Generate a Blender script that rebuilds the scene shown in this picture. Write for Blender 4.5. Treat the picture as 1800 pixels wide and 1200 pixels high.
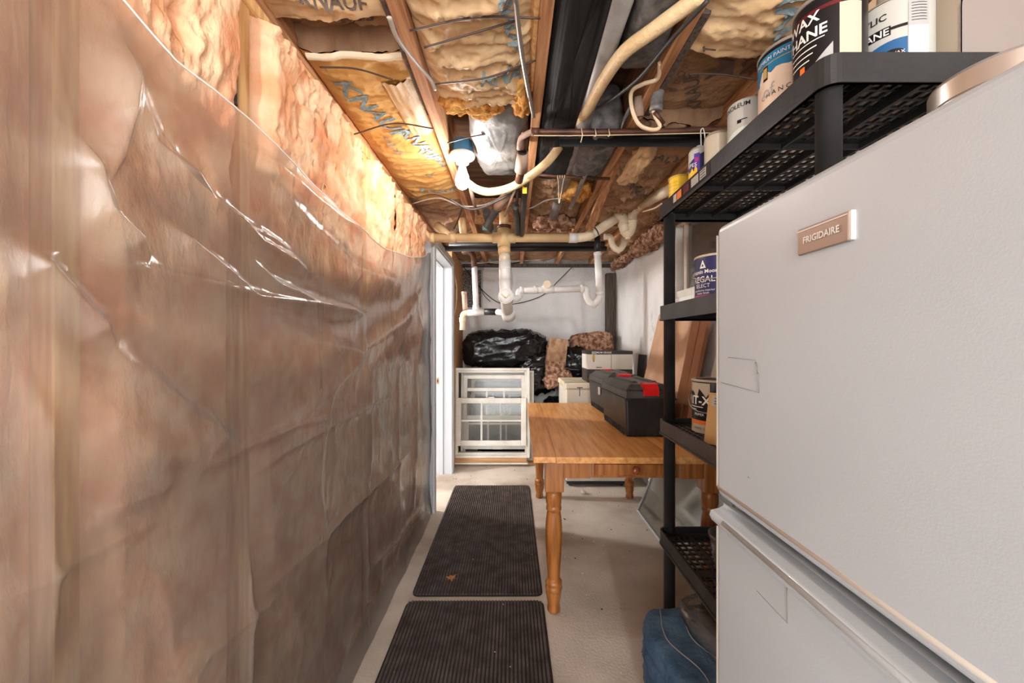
import bpy, bmesh, math, random
import numpy as np
from mathutils import Vector, Matrix, noise

for o in list(bpy.data.objects):
    bpy.data.objects.remove(o)
SC = bpy.context.scene
COL = SC.collection
PI = math.pi
H, F, U0, V0 = 1.28, 700.0, 903.0, 600.0      # eye height, focal length in pixels of the 1800x1200 frame, vanishing point

# ------------------------------------------------------------------ camera, world, exposure
cam_d = bpy.data.cameras.new('camera')
cam = bpy.data.objects.new('camera', cam_d)
COL.objects.link(cam)
cam.location = (0, 0, H)
cam.rotation_euler = (PI / 2, 0, 0)
cam_d.sensor_width = 36
cam_d.lens = 36 * F / 1800
cam_d.shift_x = -(U0 - 900) / 1800
cam_d.clip_start = .02
SC.camera = cam
world = bpy.data.worlds.new('world')
SC.world = world
world.use_nodes = True
world.node_tree.nodes['Background'].inputs[0].default_value = (.96, .99, 1.03, 1)
world.node_tree.nodes['Background'].inputs[1].default_value = 2.3
SC.view_settings.view_transform = 'Standard'
SC.view_settings.look = 'None'
SC.view_settings.gamma = 1
SC.view_settings.use_curve_mapping = False
SC.view_settings.exposure = 1.7
SC.cycles.max_bounces = 7
SC.cycles.diffuse_bounces = 4
SC.cycles.glossy_bounces = 3
SC.cycles.caustics_reflective = False
SC.cycles.caustics_refractive = False
BULB = dict(front=62.0, rear=640.0, side=640.0)      # emission of the lamps' glass: in view, added as fill behind the viewer, in the side room


def at(u, v, Y):
    return Vector(((u - U0) / F * Y, Y, H - (v - V0) / F * Y))


def atz(u, v, Z):
    return at(u, v, (H - Z) * F / (v - V0))


# ------------------------------------------------------------------ materials
def srgb(*c):
    return tuple(((x / 255) / 12.92 if x <= 10 else (((x / 255) + .055) / 1.055) ** 2.4) for x in c)


def pm(name, col, rough=.6, metal=0., col2=None, scale=6., detail=6., lo=.35, hi=.65, bump=0., bscale=60., bdetail=5.,
       stretch=(1, 1, 1), bstretch=None, spec=.5, coat=0., trans=0., alpha=1., rand=0., col3=None, scale3=30., lo3=.6, hi3=.7, dist=0., ior=1.45):
    m = bpy.data.materials.new(name)
    m.use_nodes = True
    nt = m.node_tree
    N, L = nt.nodes, nt.links
    b = N['Principled BSDF']
    b.inputs['Base Color'].default_value = (*col, 1)
    b.inputs['Roughness'].default_value = rough
    b.inputs['Metallic'].default_value = metal
    b.inputs['Specular IOR Level'].default_value = spec
    b.inputs['Coat Weight'].default_value = coat
    b.inputs['Transmission Weight'].default_value = trans
    b.inputs['Alpha'].default_value = alpha
    b.inputs['IOR'].default_value = ior
    tc = N.new('ShaderNodeTexCoord')

    def nz(sc, det, st, ds=0.):
        mp = N.new('ShaderNodeMapping')
        mp.inputs['Scale'].default_value = st
        L.new(tc.outputs['Object'], mp.inputs[0])
        n = N.new('ShaderNodeTexNoise')
        n.inputs['Scale'].default_value = sc
        n.inputs['Detail'].default_value = det
        n.inputs['Distortion'].default_value = ds
        L.new(mp.outputs[0], n.inputs['Vector'])
        return n.outputs[0]

    def ramp(s, a, c):
        r = N.new('ShaderNodeMapRange')
        r.inputs[1].default_value = a
        r.inputs[2].default_value = c
        L.new(s, r.inputs[0])
        return r.outputs[0]

    def mix(fac, a, c):
        x = N.new('ShaderNodeMix')
        x.data_type = 'RGBA'
        L.new(fac, x.inputs[0])
        for k, q in ((6, a), (7, c)):
            if isinstance(q, tuple):
                x.inputs[k].default_value = (*q, 1)
            else:
                L.new(q, x.inputs[k])
        return x.outputs[2]
    c = None
    if col2:
        c = mix(ramp(nz(scale, detail, stretch, dist), lo, hi), col, col2)
    if col3:
        c = mix(ramp(nz(scale3, 4, (1, 1, 1)), lo3, hi3), c or col, col3)
    if rand:
        oi = N.new('ShaderNodeObjectInfo')
        hv = N.new('ShaderNodeHueSaturation')
        r = ramp(oi.outputs['Random'], 0, 1)
        N[r.node.name].inputs[3].default_value = 1 - rand
        N[r.node.name].inputs[4].default_value = 1 + rand
        L.new(r, hv.inputs['Value'])
        if c is None:
            hv.inputs['Color'].default_value = (*col, 1)
        else:
            L.new(c, hv.inputs['Color'])
        c = hv.outputs[0]
    if c is not None:
        L.new(c, b.inputs['Base Color'])
    if bump:
        bp = N.new('ShaderNodeBump')
        bp.inputs['Strength'].default_value = bump
        bp.inputs['Distance'].default_value = .01
        L.new(nz(bscale, bdetail, bstretch or stretch), bp.inputs['Height'])
        L.new(bp.outputs[0], b.inputs['Normal'])
    return m


def emit(name, col, s):
    m = bpy.data.materials.new(name)
    m.use_nodes = True
    b = m.node_tree.nodes['Principled BSDF']
    b.inputs['Base Color'].default_value = (*col, 1)
    b.inputs['Emission Color'].default_value = (*col, 1)
    b.inputs['Emission Strength'].default_value = s
    return m


def film(name, haze, tint, rough, gloss=.5, hazecol=(.9, .82, .75)):
    """thin plastic film: clear with a milky share and a glossy surface"""
    m = bpy.data.materials.new(name)
    m.use_nodes = True
    N, L = m.node_tree.nodes, m.node_tree.links
    N.remove(N['Principled BSDF'])
    out = N['Material Output']
    tr = N.new('ShaderNodeBsdfTransparent')
    tr.inputs[0].default_value = (*tint, 1)
    df = N.new('ShaderNodeBsdfDiffuse')
    df.inputs[0].default_value = (*hazecol, 1)
    tl = N.new('ShaderNodeBsdfTranslucent')
    tl.inputs[0].default_value = (*hazecol, 1)
    gl = N.new('ShaderNodeBsdfGlossy')
    gl.inputs['Roughness'].default_value = rough
    a = N.new('ShaderNodeMixShader')
    a.inputs[0].default_value = .5
    L.new(df.outputs[0], a.inputs[1])
    L.new(tl.outputs[0], a.inputs[2])
    b = N.new('ShaderNodeMixShader')
    b.inputs[0].default_value = haze
    L.new(tr.outputs[0], b.inputs[1])
    L.new(a.outputs[0], b.inputs[2])
    fr = N.new('ShaderNodeFresnel')
    fr.inputs[0].default_value = 1.5
    mu = N.new('ShaderNodeMath')
    mu.operation = 'MULTIPLY'
    mu.use_clamp = True
    mu.inputs[1].default_value = gloss
    L.new(fr.outputs[0], mu.inputs[0])
    c = N.new('ShaderNodeMixShader')
    L.new(mu.outputs[0], c.inputs[0])
    L.new(b.outputs[0], c.inputs[1])
    L.new(gl.outputs[0], c.inputs[2])
    L.new(c.outputs[0], out.inputs[0])
    if name == 'poly_film':
        tc = N.new('ShaderNodeTexCoord')
        mp = N.new('ShaderNodeMapping')
        mp.inputs['Scale'].default_value = (1, 1, .6)
        n = N.new('ShaderNodeTexNoise')
        n.inputs['Scale'].default_value = 11
        n.inputs['Detail'].default_value = 3
        n.inputs['Distortion'].default_value = 1.2
        bp = N.new('ShaderNodeBump')
        bp.inputs['Strength'].default_value = .18
        bp.inputs['Distance'].default_value = .02
        L.new(tc.outputs['Object'], mp.inputs[0])
        L.new(mp.outputs[0], n.inputs['Vector'])
        L.new(n.outputs[0], bp.inputs['Height'])
        L.new(bp.outputs[0], gl.inputs['Normal'])
        L.new(bp.outputs[0], fr.inputs['Normal'])
    return m


M = {}
M['concrete'] = pm('concrete', srgb(214, 204, 190), .85, col2=srgb(180, 168, 154), scale=2.2, detail=9, lo=.38, hi=.66, bump=.25, bscale=90,
                   col3=srgb(146, 124, 108), scale3=1.1, lo3=.52, hi3=.72)
M['wall_white'] = pm('wall_white', srgb(240, 238, 235), .75, col2=srgb(220, 217, 214), scale=2.5, detail=8, lo=.45, hi=.7, bump=.3, bscale=40,
                     col3=srgb(150, 140, 130), scale3=3.2, lo3=.66, hi3=.8)
M['block'] = pm('block', srgb(150, 144, 138), .9, col2=srgb(70, 66, 64), scale=70, detail=3, lo=.4, hi=.6, bump=.8, bscale=70)
M['stud'] = pm('stud', srgb(236, 190, 128), .7, col2=srgb(206, 150, 92), scale=7, stretch=(9, 9, .7), bump=.1, bscale=30, rand=.06)
M['joist'] = pm('joist', srgb(214, 160, 112), .75, col2=srgb(164, 108, 70), scale=6, stretch=(10, .6, 10), bump=.15, bscale=30, rand=.1)
M['old_wood'] = pm('old_wood', srgb(112, 98, 86), .85, col2=srgb(70, 60, 54), scale=6, stretch=(12, 12, .7), bump=.3, bscale=20)
M['subfloor'] = pm('subfloor', srgb(120, 86, 58), .9, col2=srgb(80, 56, 40), scale=4, stretch=(1, 6, 1))
M['pink'] = pm('pink', srgb(255, 216, 176), .95, col2=srgb(244, 176, 130), scale=8, detail=9, lo=.38, hi=.62, col3=srgb(216, 132, 90), scale3=5.0, lo3=.5, hi3=.78, bump=.9, bscale=45, bdetail=8, spec=.1, bstretch=(1, 1, .5))
M['amber_fibre'] = pm('amber_fibre', srgb(240, 184, 106), .95, col2=srgb(176, 106, 44), scale=22, detail=9, lo=.4, hi=.7, bump=1, bscale=60, spec=.1)
M['brown_fibre'] = pm('brown_fibre', srgb(190, 150, 124), .95, col2=srgb(118, 80, 60), scale=30, detail=9, lo=.4, hi=.6, bump=1, bscale=60, spec=.1)
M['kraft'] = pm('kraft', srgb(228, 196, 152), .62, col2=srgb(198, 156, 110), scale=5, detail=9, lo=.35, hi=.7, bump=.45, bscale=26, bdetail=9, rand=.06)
M['kraft_lamplit'] = pm('kraft_lamplit', srgb(222, 176, 108), .55, col2=srgb(190, 136, 70), scale=4, detail=9, lo=.35, hi=.7, bump=.7, bscale=20, bdetail=9)  # kraft paper with the bulb's yellow light put into its colour
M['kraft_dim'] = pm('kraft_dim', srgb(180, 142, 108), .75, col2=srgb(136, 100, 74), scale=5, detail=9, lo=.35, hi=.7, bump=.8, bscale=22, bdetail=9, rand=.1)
M['ink_blue'] = pm('ink_blue', srgb(128, 148, 152), .8)
M['ink_grey'] = pm('ink_grey', srgb(112, 96, 86), .8)
M['poly'] = film('poly_film', .235, (1, .98, .96), .268, 1.6, (1, .86, .72))
M['poly_hem'] = pm('poly_hem', (.9, .84, .78), .3)
M['clear_film'] = film('clear_film', .2, (.97, .97, .96), .12, 1.2, (.9, .88, .85))
M['black_film'] = pm('black_film', (.008, .008, .009), .18, spec=.6, bump=.5, bscale=18, bdetail=6)
M['black_wrap'] = pm('black_wrap', (.008, .007, .007), .75, bump=.6, bscale=14)
M['grey_wrap'] = pm('grey_wrap', srgb(138, 135, 132), .5, col2=srgb(92, 89, 87), scale=6, detail=9, lo=.4, hi=.7, bump=.7, bscale=16, bdetail=8, metal=.15)
M['felt_grey'] = pm('felt_grey', srgb(128, 124, 122), .7, col2=srgb(78, 76, 76), scale=26, detail=8, lo=.35, hi=.65, bump=.5, bscale=30)
M['steel_pipe'] = pm('steel_pipe', srgb(164, 158, 152), .5, col2=srgb(126, 120, 116), scale=10, metal=.25)
M['steel'] = pm('steel', srgb(170, 166, 162), .35, metal=.8)
M['copper_old'] = pm('copper_old', srgb(112, 74, 54), .5, col2=srgb(74, 48, 38), scale=14, metal=.35)
M['foam_tube'] = pm('foam_tube', srgb(186, 158, 138), .8, col2=srgb(150, 124, 108), scale=10)
M['dark_pipe'] = pm('dark_pipe', srgb(58, 54, 52), .5)
M['black_rubber'] = pm('black_rubber', (.015, .015, .015), .45)
M['hose'] = pm('hose', srgb(232, 204, 158), .5, col2=srgb(208, 172, 122), scale=9, bump=.4, bscale=70, bstretch=(1, 1, 1))
M['pvc_tan'] = pm('pvc_tan', srgb(232, 200, 150), .35, col2=srgb(214, 178, 128), scale=7)
M['pvc_cream'] = pm('pvc_cream', srgb(238, 222, 194), .35, col2=srgb(224, 204, 170), scale=6)
M['pvc_white'] = pm('pvc_white', srgb(238, 236, 232), .3, col2=srgb(218, 214, 208), scale=9)
M['clear_pvc'] = pm('clear_pvc', srgb(214, 200, 178), .15, coat=.3)
M['wire'] = pm('wire', srgb(70, 52, 42), .5)
M['wire_grey'] = pm('wire_grey', srgb(176, 166, 156), .5)
M['wire_black'] = pm('wire_black', (.01, .01, .01), .5)
M['wire_cream'] = pm('wire_cream', srgb(226, 200, 164), .5)
M['porcelain'] = pm('porcelain', srgb(246, 244, 238), .3)
M['box_blue'] = pm('box_blue', srgb(70, 128, 168), .5)
for k in BULB:
    M['bulb_' + k] = emit('bulb_glass_' + k, (1, .985, .965), BULB[k])
M['trim_white'] = pm('trim_white', srgb(196, 198, 200), .45, col2=srgb(182, 184, 186), scale=5, stretch=(1, 1, .3))
M['brass'] = pm('brass', srgb(150, 120, 80), .4, metal=.7)
M['mat'] = pm('mat_pile', srgb(118, 106, 102), .95, col2=srgb(88, 77, 74), scale=14, detail=9, bump=.8, bscale=400, spec=.1, col3=srgb(150, 136, 124), scale3=160, lo3=.73, hi3=.8)
M['leaf'] = pm('leaf', srgb(186, 128, 78), .6)
M['oak'] = pm('oak', srgb(234, 174, 104), .40, col2=srgb(206, 138, 72), scale=5, detail=8, stretch=(9, .7, 9), bump=.06, bscale=40, rand=.06, coat=.15,
              col3=srgb(222, 178, 124), scale3=3.2, lo3=.62, hi3=.85)
M['oak_leg'] = pm('oak_leg', srgb(184, 118, 58), .4, col2=srgb(142, 82, 36), scale=6, detail=8, stretch=(8, 8, .8), coat=.2)
M['oak_knob'] = pm('oak_knob', srgb(160, 84, 44), .3, coat=.4)
M['fridge'] = pm('fridge_white', srgb(193, 200, 204), .35, col2=srgb(187, 194, 198), scale=3, coat=.15, bump=.04, bscale=400)
M['fridge_edge'] = pm('fridge_edge', srgb(214, 208, 196), .4)
M['gasket'] = pm('gasket', srgb(120, 112, 104), .7)
M['nickel'] = pm('nickel', srgb(168, 150, 138), .38, metal=.55)
M['nickel_light'] = pm('nickel_light', srgb(226, 220, 214), .3, metal=.3)
M['scuff'] = pm('scuff', srgb(136, 130, 124), .7)
M['black_plastic'] = pm('black_plastic', srgb(52, 51, 51), .42, col2=srgb(36, 35, 35), scale=8, bump=.08, bscale=80)
M['tool_black'] = pm('tool_black', srgb(36, 35, 34), .4, col2=srgb(66, 62, 60), scale=7, detail=9, lo=.5, hi=.75, bump=.1, bscale=120)
M['tool_lid'] = pm('tool_lid', srgb(78, 75, 72), .42, col2=srgb(52, 50, 48), scale=9, detail=9, lo=.4, hi=.7, bump=.1, bscale=120)
M['red'] = pm('red_plastic', srgb(226, 32, 30), .35)
M['glass'] = film('glass_pane', .12, (.94, .94, .92), .08, .7, (.72, .70, .66))
M['vinyl'] = pm('vinyl', srgb(236, 232, 222), .4, col2=srgb(216, 208, 194), scale=6)
M['bare_wood'] = pm('bare_wood', srgb(206, 160, 112), .7, col2=srgb(176, 126, 84), scale=5, stretch=(.6, 9, 9))
M['white_enamel'] = pm('white_enamel', srgb(232, 228, 218), .4, col2=srgb(216, 206, 184), scale=3)
M['yellowed'] = pm('yellowed', srgb(230, 222, 200), .5, col2=srgb(216, 190, 136), scale=5, lo=.5, hi=.62)
M['card_white'] = pm('card_white', srgb(226, 220, 208), .7)
M['card_dark'] = pm('card_dark', srgb(66, 60, 58), .7)
M['cardboard'] = pm('cardboard', srgb(206, 166, 134), .8, col2=srgb(186, 144, 112), scale=4, rand=.08)
M['cardboard_brown'] = pm('cardboard_brown', srgb(176, 124, 88), .8, col2=srgb(150, 100, 70), scale=5, rand=.1)
M['envelope'] = pm('envelope', srgb(214, 168, 108), .7)
M['grey_board'] = pm('grey_board', srgb(196, 184, 168), .7)
M['blanket'] = pm('blanket', srgb(92, 122, 150), .9, col2=srgb(68, 94, 122), scale=9, bump=.7, bscale=50, spec=.1, col3=srgb(128, 144, 160), scale3=60, lo3=.72, hi3=.8)
M['olive'] = pm('olive', srgb(98, 96, 84), .6, col2=srgb(70, 68, 60), scale=6, bump=.3, bscale=20)
M['tin'] = pm('tin', srgb(206, 202, 196), .28, metal=.75)
M['paint_rim'] = pm('paint_rim', srgb(190, 184, 176), .3, metal=.6)
M['shade_dark'] = pm('window_backing', srgb(112, 96, 82), .8, col2=srgb(86, 74, 64), scale=4, stretch=(1, 8, .6))
for nm, c, r in (('can_black', (28, 24, 25), .35), ('can_maroon', (96, 28, 30), .4), ('can_cream', (196, 182, 160), .45), ('can_white', (190, 186, 176), .4), ('can_grey', (176, 172, 168), .45),
                 ('can_blue', (42, 92, 138), .4), ('can_navy', (42, 46, 88), .4), ('can_magenta', (178, 60, 128), .4), ('can_peach', (238, 212, 188), .45), ('can_teal', (44, 126, 168), .4),
                 ('can_sage', (214, 218, 200), .45), ('can_orange', (232, 122, 52), .45), ('ink_white', (240, 236, 228), .5), ('ink_black', (24, 22, 22), .5), ('yellow', (240, 190, 44), .4),
                 ('violet', (92, 66, 160), .4), ('gold', (196, 166, 84), .4), ('box_beige', (226, 196, 164), .7), ('bin_shaded', (150, 138, 130), .5), ('steel_text', (238, 232, 226), .4),
                 ('photo_blue', (40, 96, 170), .3), ('flame', (250, 120, 40), .4), ('debris', (214, 206, 196), .8), ('debris_dark', (70, 56, 46), .9), ('teal_patina', (120, 170, 160), .7)):
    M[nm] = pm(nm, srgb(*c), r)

# ------------------------------------------------------------------ mesh helpers
class MB:
    def __init__(s):
        s.v, s.f, s.sm = [], [], []

    def add(s, vs, fs, smooth=False):
        k = len(s.v)
        s.v += [tuple(p) for p in vs]
        s.f += [tuple(i + k for i in f) for f in fs]
        s.sm += [smooth] * len(fs)
        return s

    def box(s, x0, x1, y0, y1, z0, z1):
        return s.hexa([(x0, y0, z0), (x1, y0, z0), (x1, y1, z0), (x0, y1, z0), (x0, y0, z1), (x1, y0, z1), (x1, y1, z1), (x0, y1, z1)])

    def hexa(s, p):
        return s.add(p, [(0, 3, 2, 1), (4, 5, 6, 7), (0, 1, 5, 4), (1, 2, 6, 5), (2, 3, 7, 6), (3, 0, 4, 7)])

    def prism(s, poly, z0, z1, smooth=False):
        n = len(poly)
        s.add([(x, y, z0) for x, y in poly] + [(x, y, z1) for x, y in poly], [(i, (i + 1) % n, n + (i + 1) % n, n + i) for i in range(n)], smooth)
        k = len(s.v) - 2 * n
        s.f += [tuple(k + n - 1 - i for i in range(n)), tuple(k + n + i for i in range(n))]
        s.sm += [False, False]
        return s

    def tube(s, pts, r, n=10, caps=True, flat=1.):
        pts = [Vector(p) for p in pts]
        m = len(pts)
        rs = r if isinstance(r, (list, tuple)) else [r] * m
        T = [(pts[min(i + 1, m - 1)] - pts[max(i - 1, 0)]).normalized() for i in range(m)]
        up = Vector((0, 0, 1)) if abs(T[0].z) < .9 else Vector((1, 0, 0))
        a = T[0].cross(up).normalized()
        vs = []
        for i in range(m):
            a = (a - T[i] * a.dot(T[i])).normalized()
            b = T[i].cross(a)
            for k in range(n):
                w = 2 * PI * k / n
                vs.append(pts[i] + (a * math.cos(w) + b * math.sin(w) * flat) * rs[i])
        fs = [(i * n + k, i * n + (k + 1) % n, (i + 1) * n + (k + 1) % n, (i + 1) * n + k) for i in range(m - 1) for k in range(n)]
        s.add(vs, fs, True)
        if caps:
            k = len(s.v) - m * n
            s.f += [tuple(k + i for i in reversed(range(n))), tuple(k + (m - 1) * n + i for i in range(n))]
            s.sm += [False, False]
        return s

    def lathe(s, prof, c=(0, 0, 0), n=28, axis='z', a0=0., a1=2 * PI, smooth=True, sharp=False):
        if sharp:
            q = []
            for (r0, z0), (r1, z1) in zip(prof[:-1], prof[1:]):
                q += [(r0 + (r1 - r0) * k, z0 + (z1 - z0) * k) for k in (0, .04, .96)]
            prof = q + [prof[-1]]
        full = abs(a1 - a0 - 2 * PI) < 1e-6
        k = n if full else n + 1
        vs = []
        for r, z in prof:
            for i in range(k):
                w = a0 + (a1 - a0) * i / n
                p = (r * math.cos(w), r * math.sin(w), z)
                if axis == 'y':
                    p = (p[0], p[2], p[1])
                elif axis == 'x':
                    p = (p[2], p[0], p[1])
                vs.append((p[0] + c[0], p[1] + c[1], p[2] + c[2]))
        fs = [(j * k + i, j * k + (i + 1) % k, (j + 1) * k + (i + 1) % k, (j + 1) * k + i) for j in range(len(prof) - 1) for i in range(n if full else n)]
        return s.add(vs, fs, smooth)

    def grid(s, nx, ny, fn, smooth=True, flip=False):
        vs = [fn(i / nx, j / ny) for j in range(ny + 1) for i in range(nx + 1)]
        w = nx + 1
        fs = [(j * w + i, j * w + i + 1, (j + 1) * w + i + 1, (j + 1) * w + i) for j in range(ny) for i in range(nx)]
        if flip:
            fs = [tuple(reversed(f)) for f in fs]
        return s.add(vs, fs, smooth)

    def lump(s, c, d, e=.6, nu=48, nv=28, disp=None):
        """rounded box-like closed lump; e: 1 ellipsoid, smaller = boxier"""
        def pw(x, k):
            return math.copysign(abs(x) ** k, x)
        vs = []
        for j in range(nv + 1):
            ph = -PI / 2 + PI * j / nv
            for i in range(nu):
                th = 2 * PI * i / nu
                q = Vector((pw(math.cos(ph), e) * pw(math.cos(th), e), pw(math.cos(ph), e) * pw(math.sin(th), e), pw(math.sin(ph), e)))
                p = Vector((c[0] + d[0] * q.x, c[1] + d[1] * q.y, c[2] + d[2] * q.z))
                if disp:
                    p = p + q.normalized() * disp(p)
                vs.append(p)
        fs = [(j * nu + i, j * nu + (i + 1) % nu, (j + 1) * nu + (i + 1) % nu, (j + 1) * nu + i) for j in range(nv) for i in range(nu)]
        return s.add(vs, fs, True)

    def xf(s, m):
        s.v = [tuple(m @ Vector(p)) for p in s.v]
        return s

    def build(s, name, mat, parent=None, bevel=0., seg=2, local=False):
        off = Vector((0, 0, 0))
        if parent is not None and not local:
            p = parent
            while p is not None:
                off = off + p.location
                p = p.parent
        me = bpy.data.meshes.new(name)
        if parent is None and not local:
            a = np.array(s.v)
            lo, hi = a.min(0), a.max(0)
            off = Vector(((lo[0] + hi[0]) / 2, (lo[1] + hi[1]) / 2, lo[2]))
        me.from_pydata([(p[0] - off.x, p[1] - off.y, p[2] - off.z) for p in s.v], [], s.f)
        me.polygons.foreach_set('use_smooth', s.sm)
        me.materials.append(M[mat] if isinstance(mat, str) else mat)
        me.update()
        o = bpy.data.objects.new(name, me)
        COL.objects.link(o)
        if parent is not None:
            o.parent = parent
        elif not local:
            o.location = off
        if bevel:
            b = o.modifiers.new('bevel', 'BEVEL')
            b.width = bevel
            b.segments = seg
            b.limit_method = 'ANGLE'
            b.angle_limit = .6
        return o


def tag(o, label, cat, group=None, kind=None):
    if label:
        o['label'] = label
    if cat:
        o['category'] = cat
    if group:
        o['group'] = group
    if kind:
        o['kind'] = kind
    return o


def thing(name, label, cat, loc=(0, 0, 0), rz=0., group=None, kind=None):
    o = bpy.data.objects.new(name, None)
    o.empty_display_size = .1
    COL.objects.link(o)
    o.location = loc
    o.rotation_euler = (0, 0, rz)
    return tag(o, label, cat, group, kind)


def struct(o, label=None):
    o['kind'] = 'structure'
    if label:
        o['label'] = label
    return o


def copy_tree(o, parent=None):
    c = o.copy()
    COL.objects.link(c)
    c.parent = parent
    for ch in [x for x in bpy.data.objects if x.parent == o]:
        copy_tree(ch, c)
    return c


def cr(pts, k=8):
    """smooth a polyline (Catmull-Rom)"""
    P = [Vector(p) for p in pts]
    P = [P[0] * 2 - P[1]] + P + [P[-1] * 2 - P[-2]]
    out = []
    for i in range(1, len(P) - 2):
        for j in range(k):
            t = j / k
            out.append(.5 * ((2 * P[i]) + (P[i + 1] - P[i - 1]) * t + (2 * P[i - 1] - 5 * P[i] + 4 * P[i + 1] - P[i + 2]) * t * t + (3 * P[i] - P[i - 1] - 3 * P[i + 1] + P[i + 2]) * t ** 3))
    out.append(P[-2])
    return out


def fillet(pts, r, k=6):
    """polyline with rounded corners"""
    P = [Vector(p) for p in pts]
    out = [P[0]]
    for i in range(1, len(P) - 1):
        a, b = (P[i - 1] - P[i]), (P[i + 1] - P[i])
        d = min(r, a.length * .49, b.length * .49)
        p0, p1 = P[i] + a.normalized() * d, P[i] + b.normalized() * d
        for j in range(k + 1):
            t = j / k
            out.append(p0 * (1 - t) ** 2 + P[i] * 2 * t * (1 - t) + p1 * t * t)
    out.append(P[-1])
    return out


def nz(x, y, z=0., o=4):
    return noise.fractal(Vector((x, y, z)), 1., 2., o)


def ridge(x, y, z=0.):
    return 1 - abs(noise.noise(Vector((x, y, z)))) * 2


def lettering(s, h, fn, mat, parent, bold=0., maxlen=.02, name='lettering', local=False, spread=1., align='CENTER'):
    """text as a flat mesh laid on a surface: fn(x, y) -> world point"""
    cu = bpy.data.curves.new('type', 'FONT')
    cu.body = s
    cu.align_x, cu.align_y = align, 'CENTER'
    cu.size = h / .72
    cu.offset = bold * h
    cu.resolution_u = 2
    cu.space_character = spread
    t = bpy.data.objects.new('type', cu)
    COL.objects.link(t)
    dg = bpy.context.evaluated_depsgraph_get()
    e = t.evaluated_get(dg)
    me = e.to_mesh()
    bm = bmesh.new()
    bm.from_mesh(me)
    e.to_mesh_clear()
    bpy.data.objects.remove(t)
    bpy.data.curves.remove(cu)
    bmesh.ops.triangulate(bm, faces=bm.faces)
    for _ in range(4):
        ed = [q for q in bm.edges if q.calc_length() > maxlen]
        if not ed:
            break
        bmesh.ops.subdivide_edges(bm, edges=ed, cuts=1)
        bmesh.ops.triangulate(bm, faces=bm.faces)
    mb = MB()
    bm.verts.index_update()
    mb.add([fn(v.co.x, v.co.y) for v in bm.verts], [tuple(v.index for v in f.verts) for f in bm.faces])
    bm.free()
    return mb.build(name, mat, parent, local=local)


def patch(fn, w, h, mat, parent, name='print', nx=8, ny=4, local=False):
    mb = MB()
    mb.grid(nx, ny, lambda s, t: fn((s - .5) * w, (t - .5) * h))
    return mb.build(name, mat, parent, local=local)


# ------------------------------------------------------------------ floor, walls, door, window
XL, XR, YB, ZJ = -.68, 1.19, 4.70, 2.18        # stud faces, right wall, back wall, joist undersides
mb = MB()
mb.grid(60, 120, lambda s, t: (-2.2 + 3.45 * s, -3.2 + 8.0 * t, .003 * nz(s * 9, t * 18)))
struct(mb.build('floor', 'concrete', local=True), 'stained bare concrete floor')

wl = thing('wall_left', 'open stud wall of pale timber behind plastic sheeting', None, (-.74, 1.4, 0))
struct(wl)
MB().box(-.80, -.775, -.6, 2.99, 0, 2.18).build('backing_board', 'subfloor', wl)
STUDS = [-.205, .2, .607, 1.007, 1.41, 1.82, 2.22, 2.60, 2.955]
for y in STUDS:
    MB().box(-.769, XL, y - .019, y + .019, .04, 2.135).build('stud', 'stud', wl, .002, 1)
MB().box(-.769, XL, -.6, 2.975, 2.137, 2.177).build('top_plate', 'stud', wl, .002, 1)
MB().box(-.769, XL, -.6, 2.975, 0, .038).build('bottom_plate', 'stud', wl, .002, 1)
# wall beyond the doorway
wl2 = MB().box(-.78, -.60, 3.87, YB, 0, 2.17).build('wall_left_far', 'bare_wood')
struct(wl2, 'short bare panelled wall beyond the white door frame')
# doorway: near jamb, far jamb, head, stops
d1 = thing('door_1', 'white painted door frame without its door', None, (-.68, 3.4, 0))
struct(d1)
MB().box(-.775, -.595, 2.99, 3.02, 0, 2.03).build('jamb', 'trim_white', d1, .003)
MB().box(-.775, -.595, 3.845, 3.875, 0, 2.03).build('jamb', 'trim_white', d1, .003)
MB().box(-.775, -.595, 3.02, 3.845, 2.0, 2.03).build('head', 'trim_white', d1, .003)
MB().box(-.715, -.68, 3.832, 3.845, 0, 2.0).build('door_stop', 'trim_white', d1, .002)
MB().box(-.715, -.68, 3.02, 3.845, 1.988, 2.0).build('door_stop', 'trim_white', d1, .002)
MB().box(-.605, -.585, 2.955, 3.01, 0, 2.06).build('casing', 'trim_white', d1, .004)
MB().box(-.605, -.585, 3.86, 3.93, 0, 2.06).build('casing', 'trim_white', d1, .004)
MB().box(-.605, -.585, 3.01, 3.86, 2.015, 2.075).build('casing', 'trim_white', d1, .004)
sp = MB().box(-.745, -.722, 3.8405, 3.845, .87, .93).build('strike_plate', 'brass', d1, .001)
MB().box(-.739, -.728, 3.8395, 3.841, .885, .915).build('latch_hole', 'wire_black', sp)
# dark room beyond the door
struct(MB().box(-2.2, -2.15, 2.6, 4.75, 0, 2.4).build('wall_side_room', 'wall_white'), 'plain wall of the side room')
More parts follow.
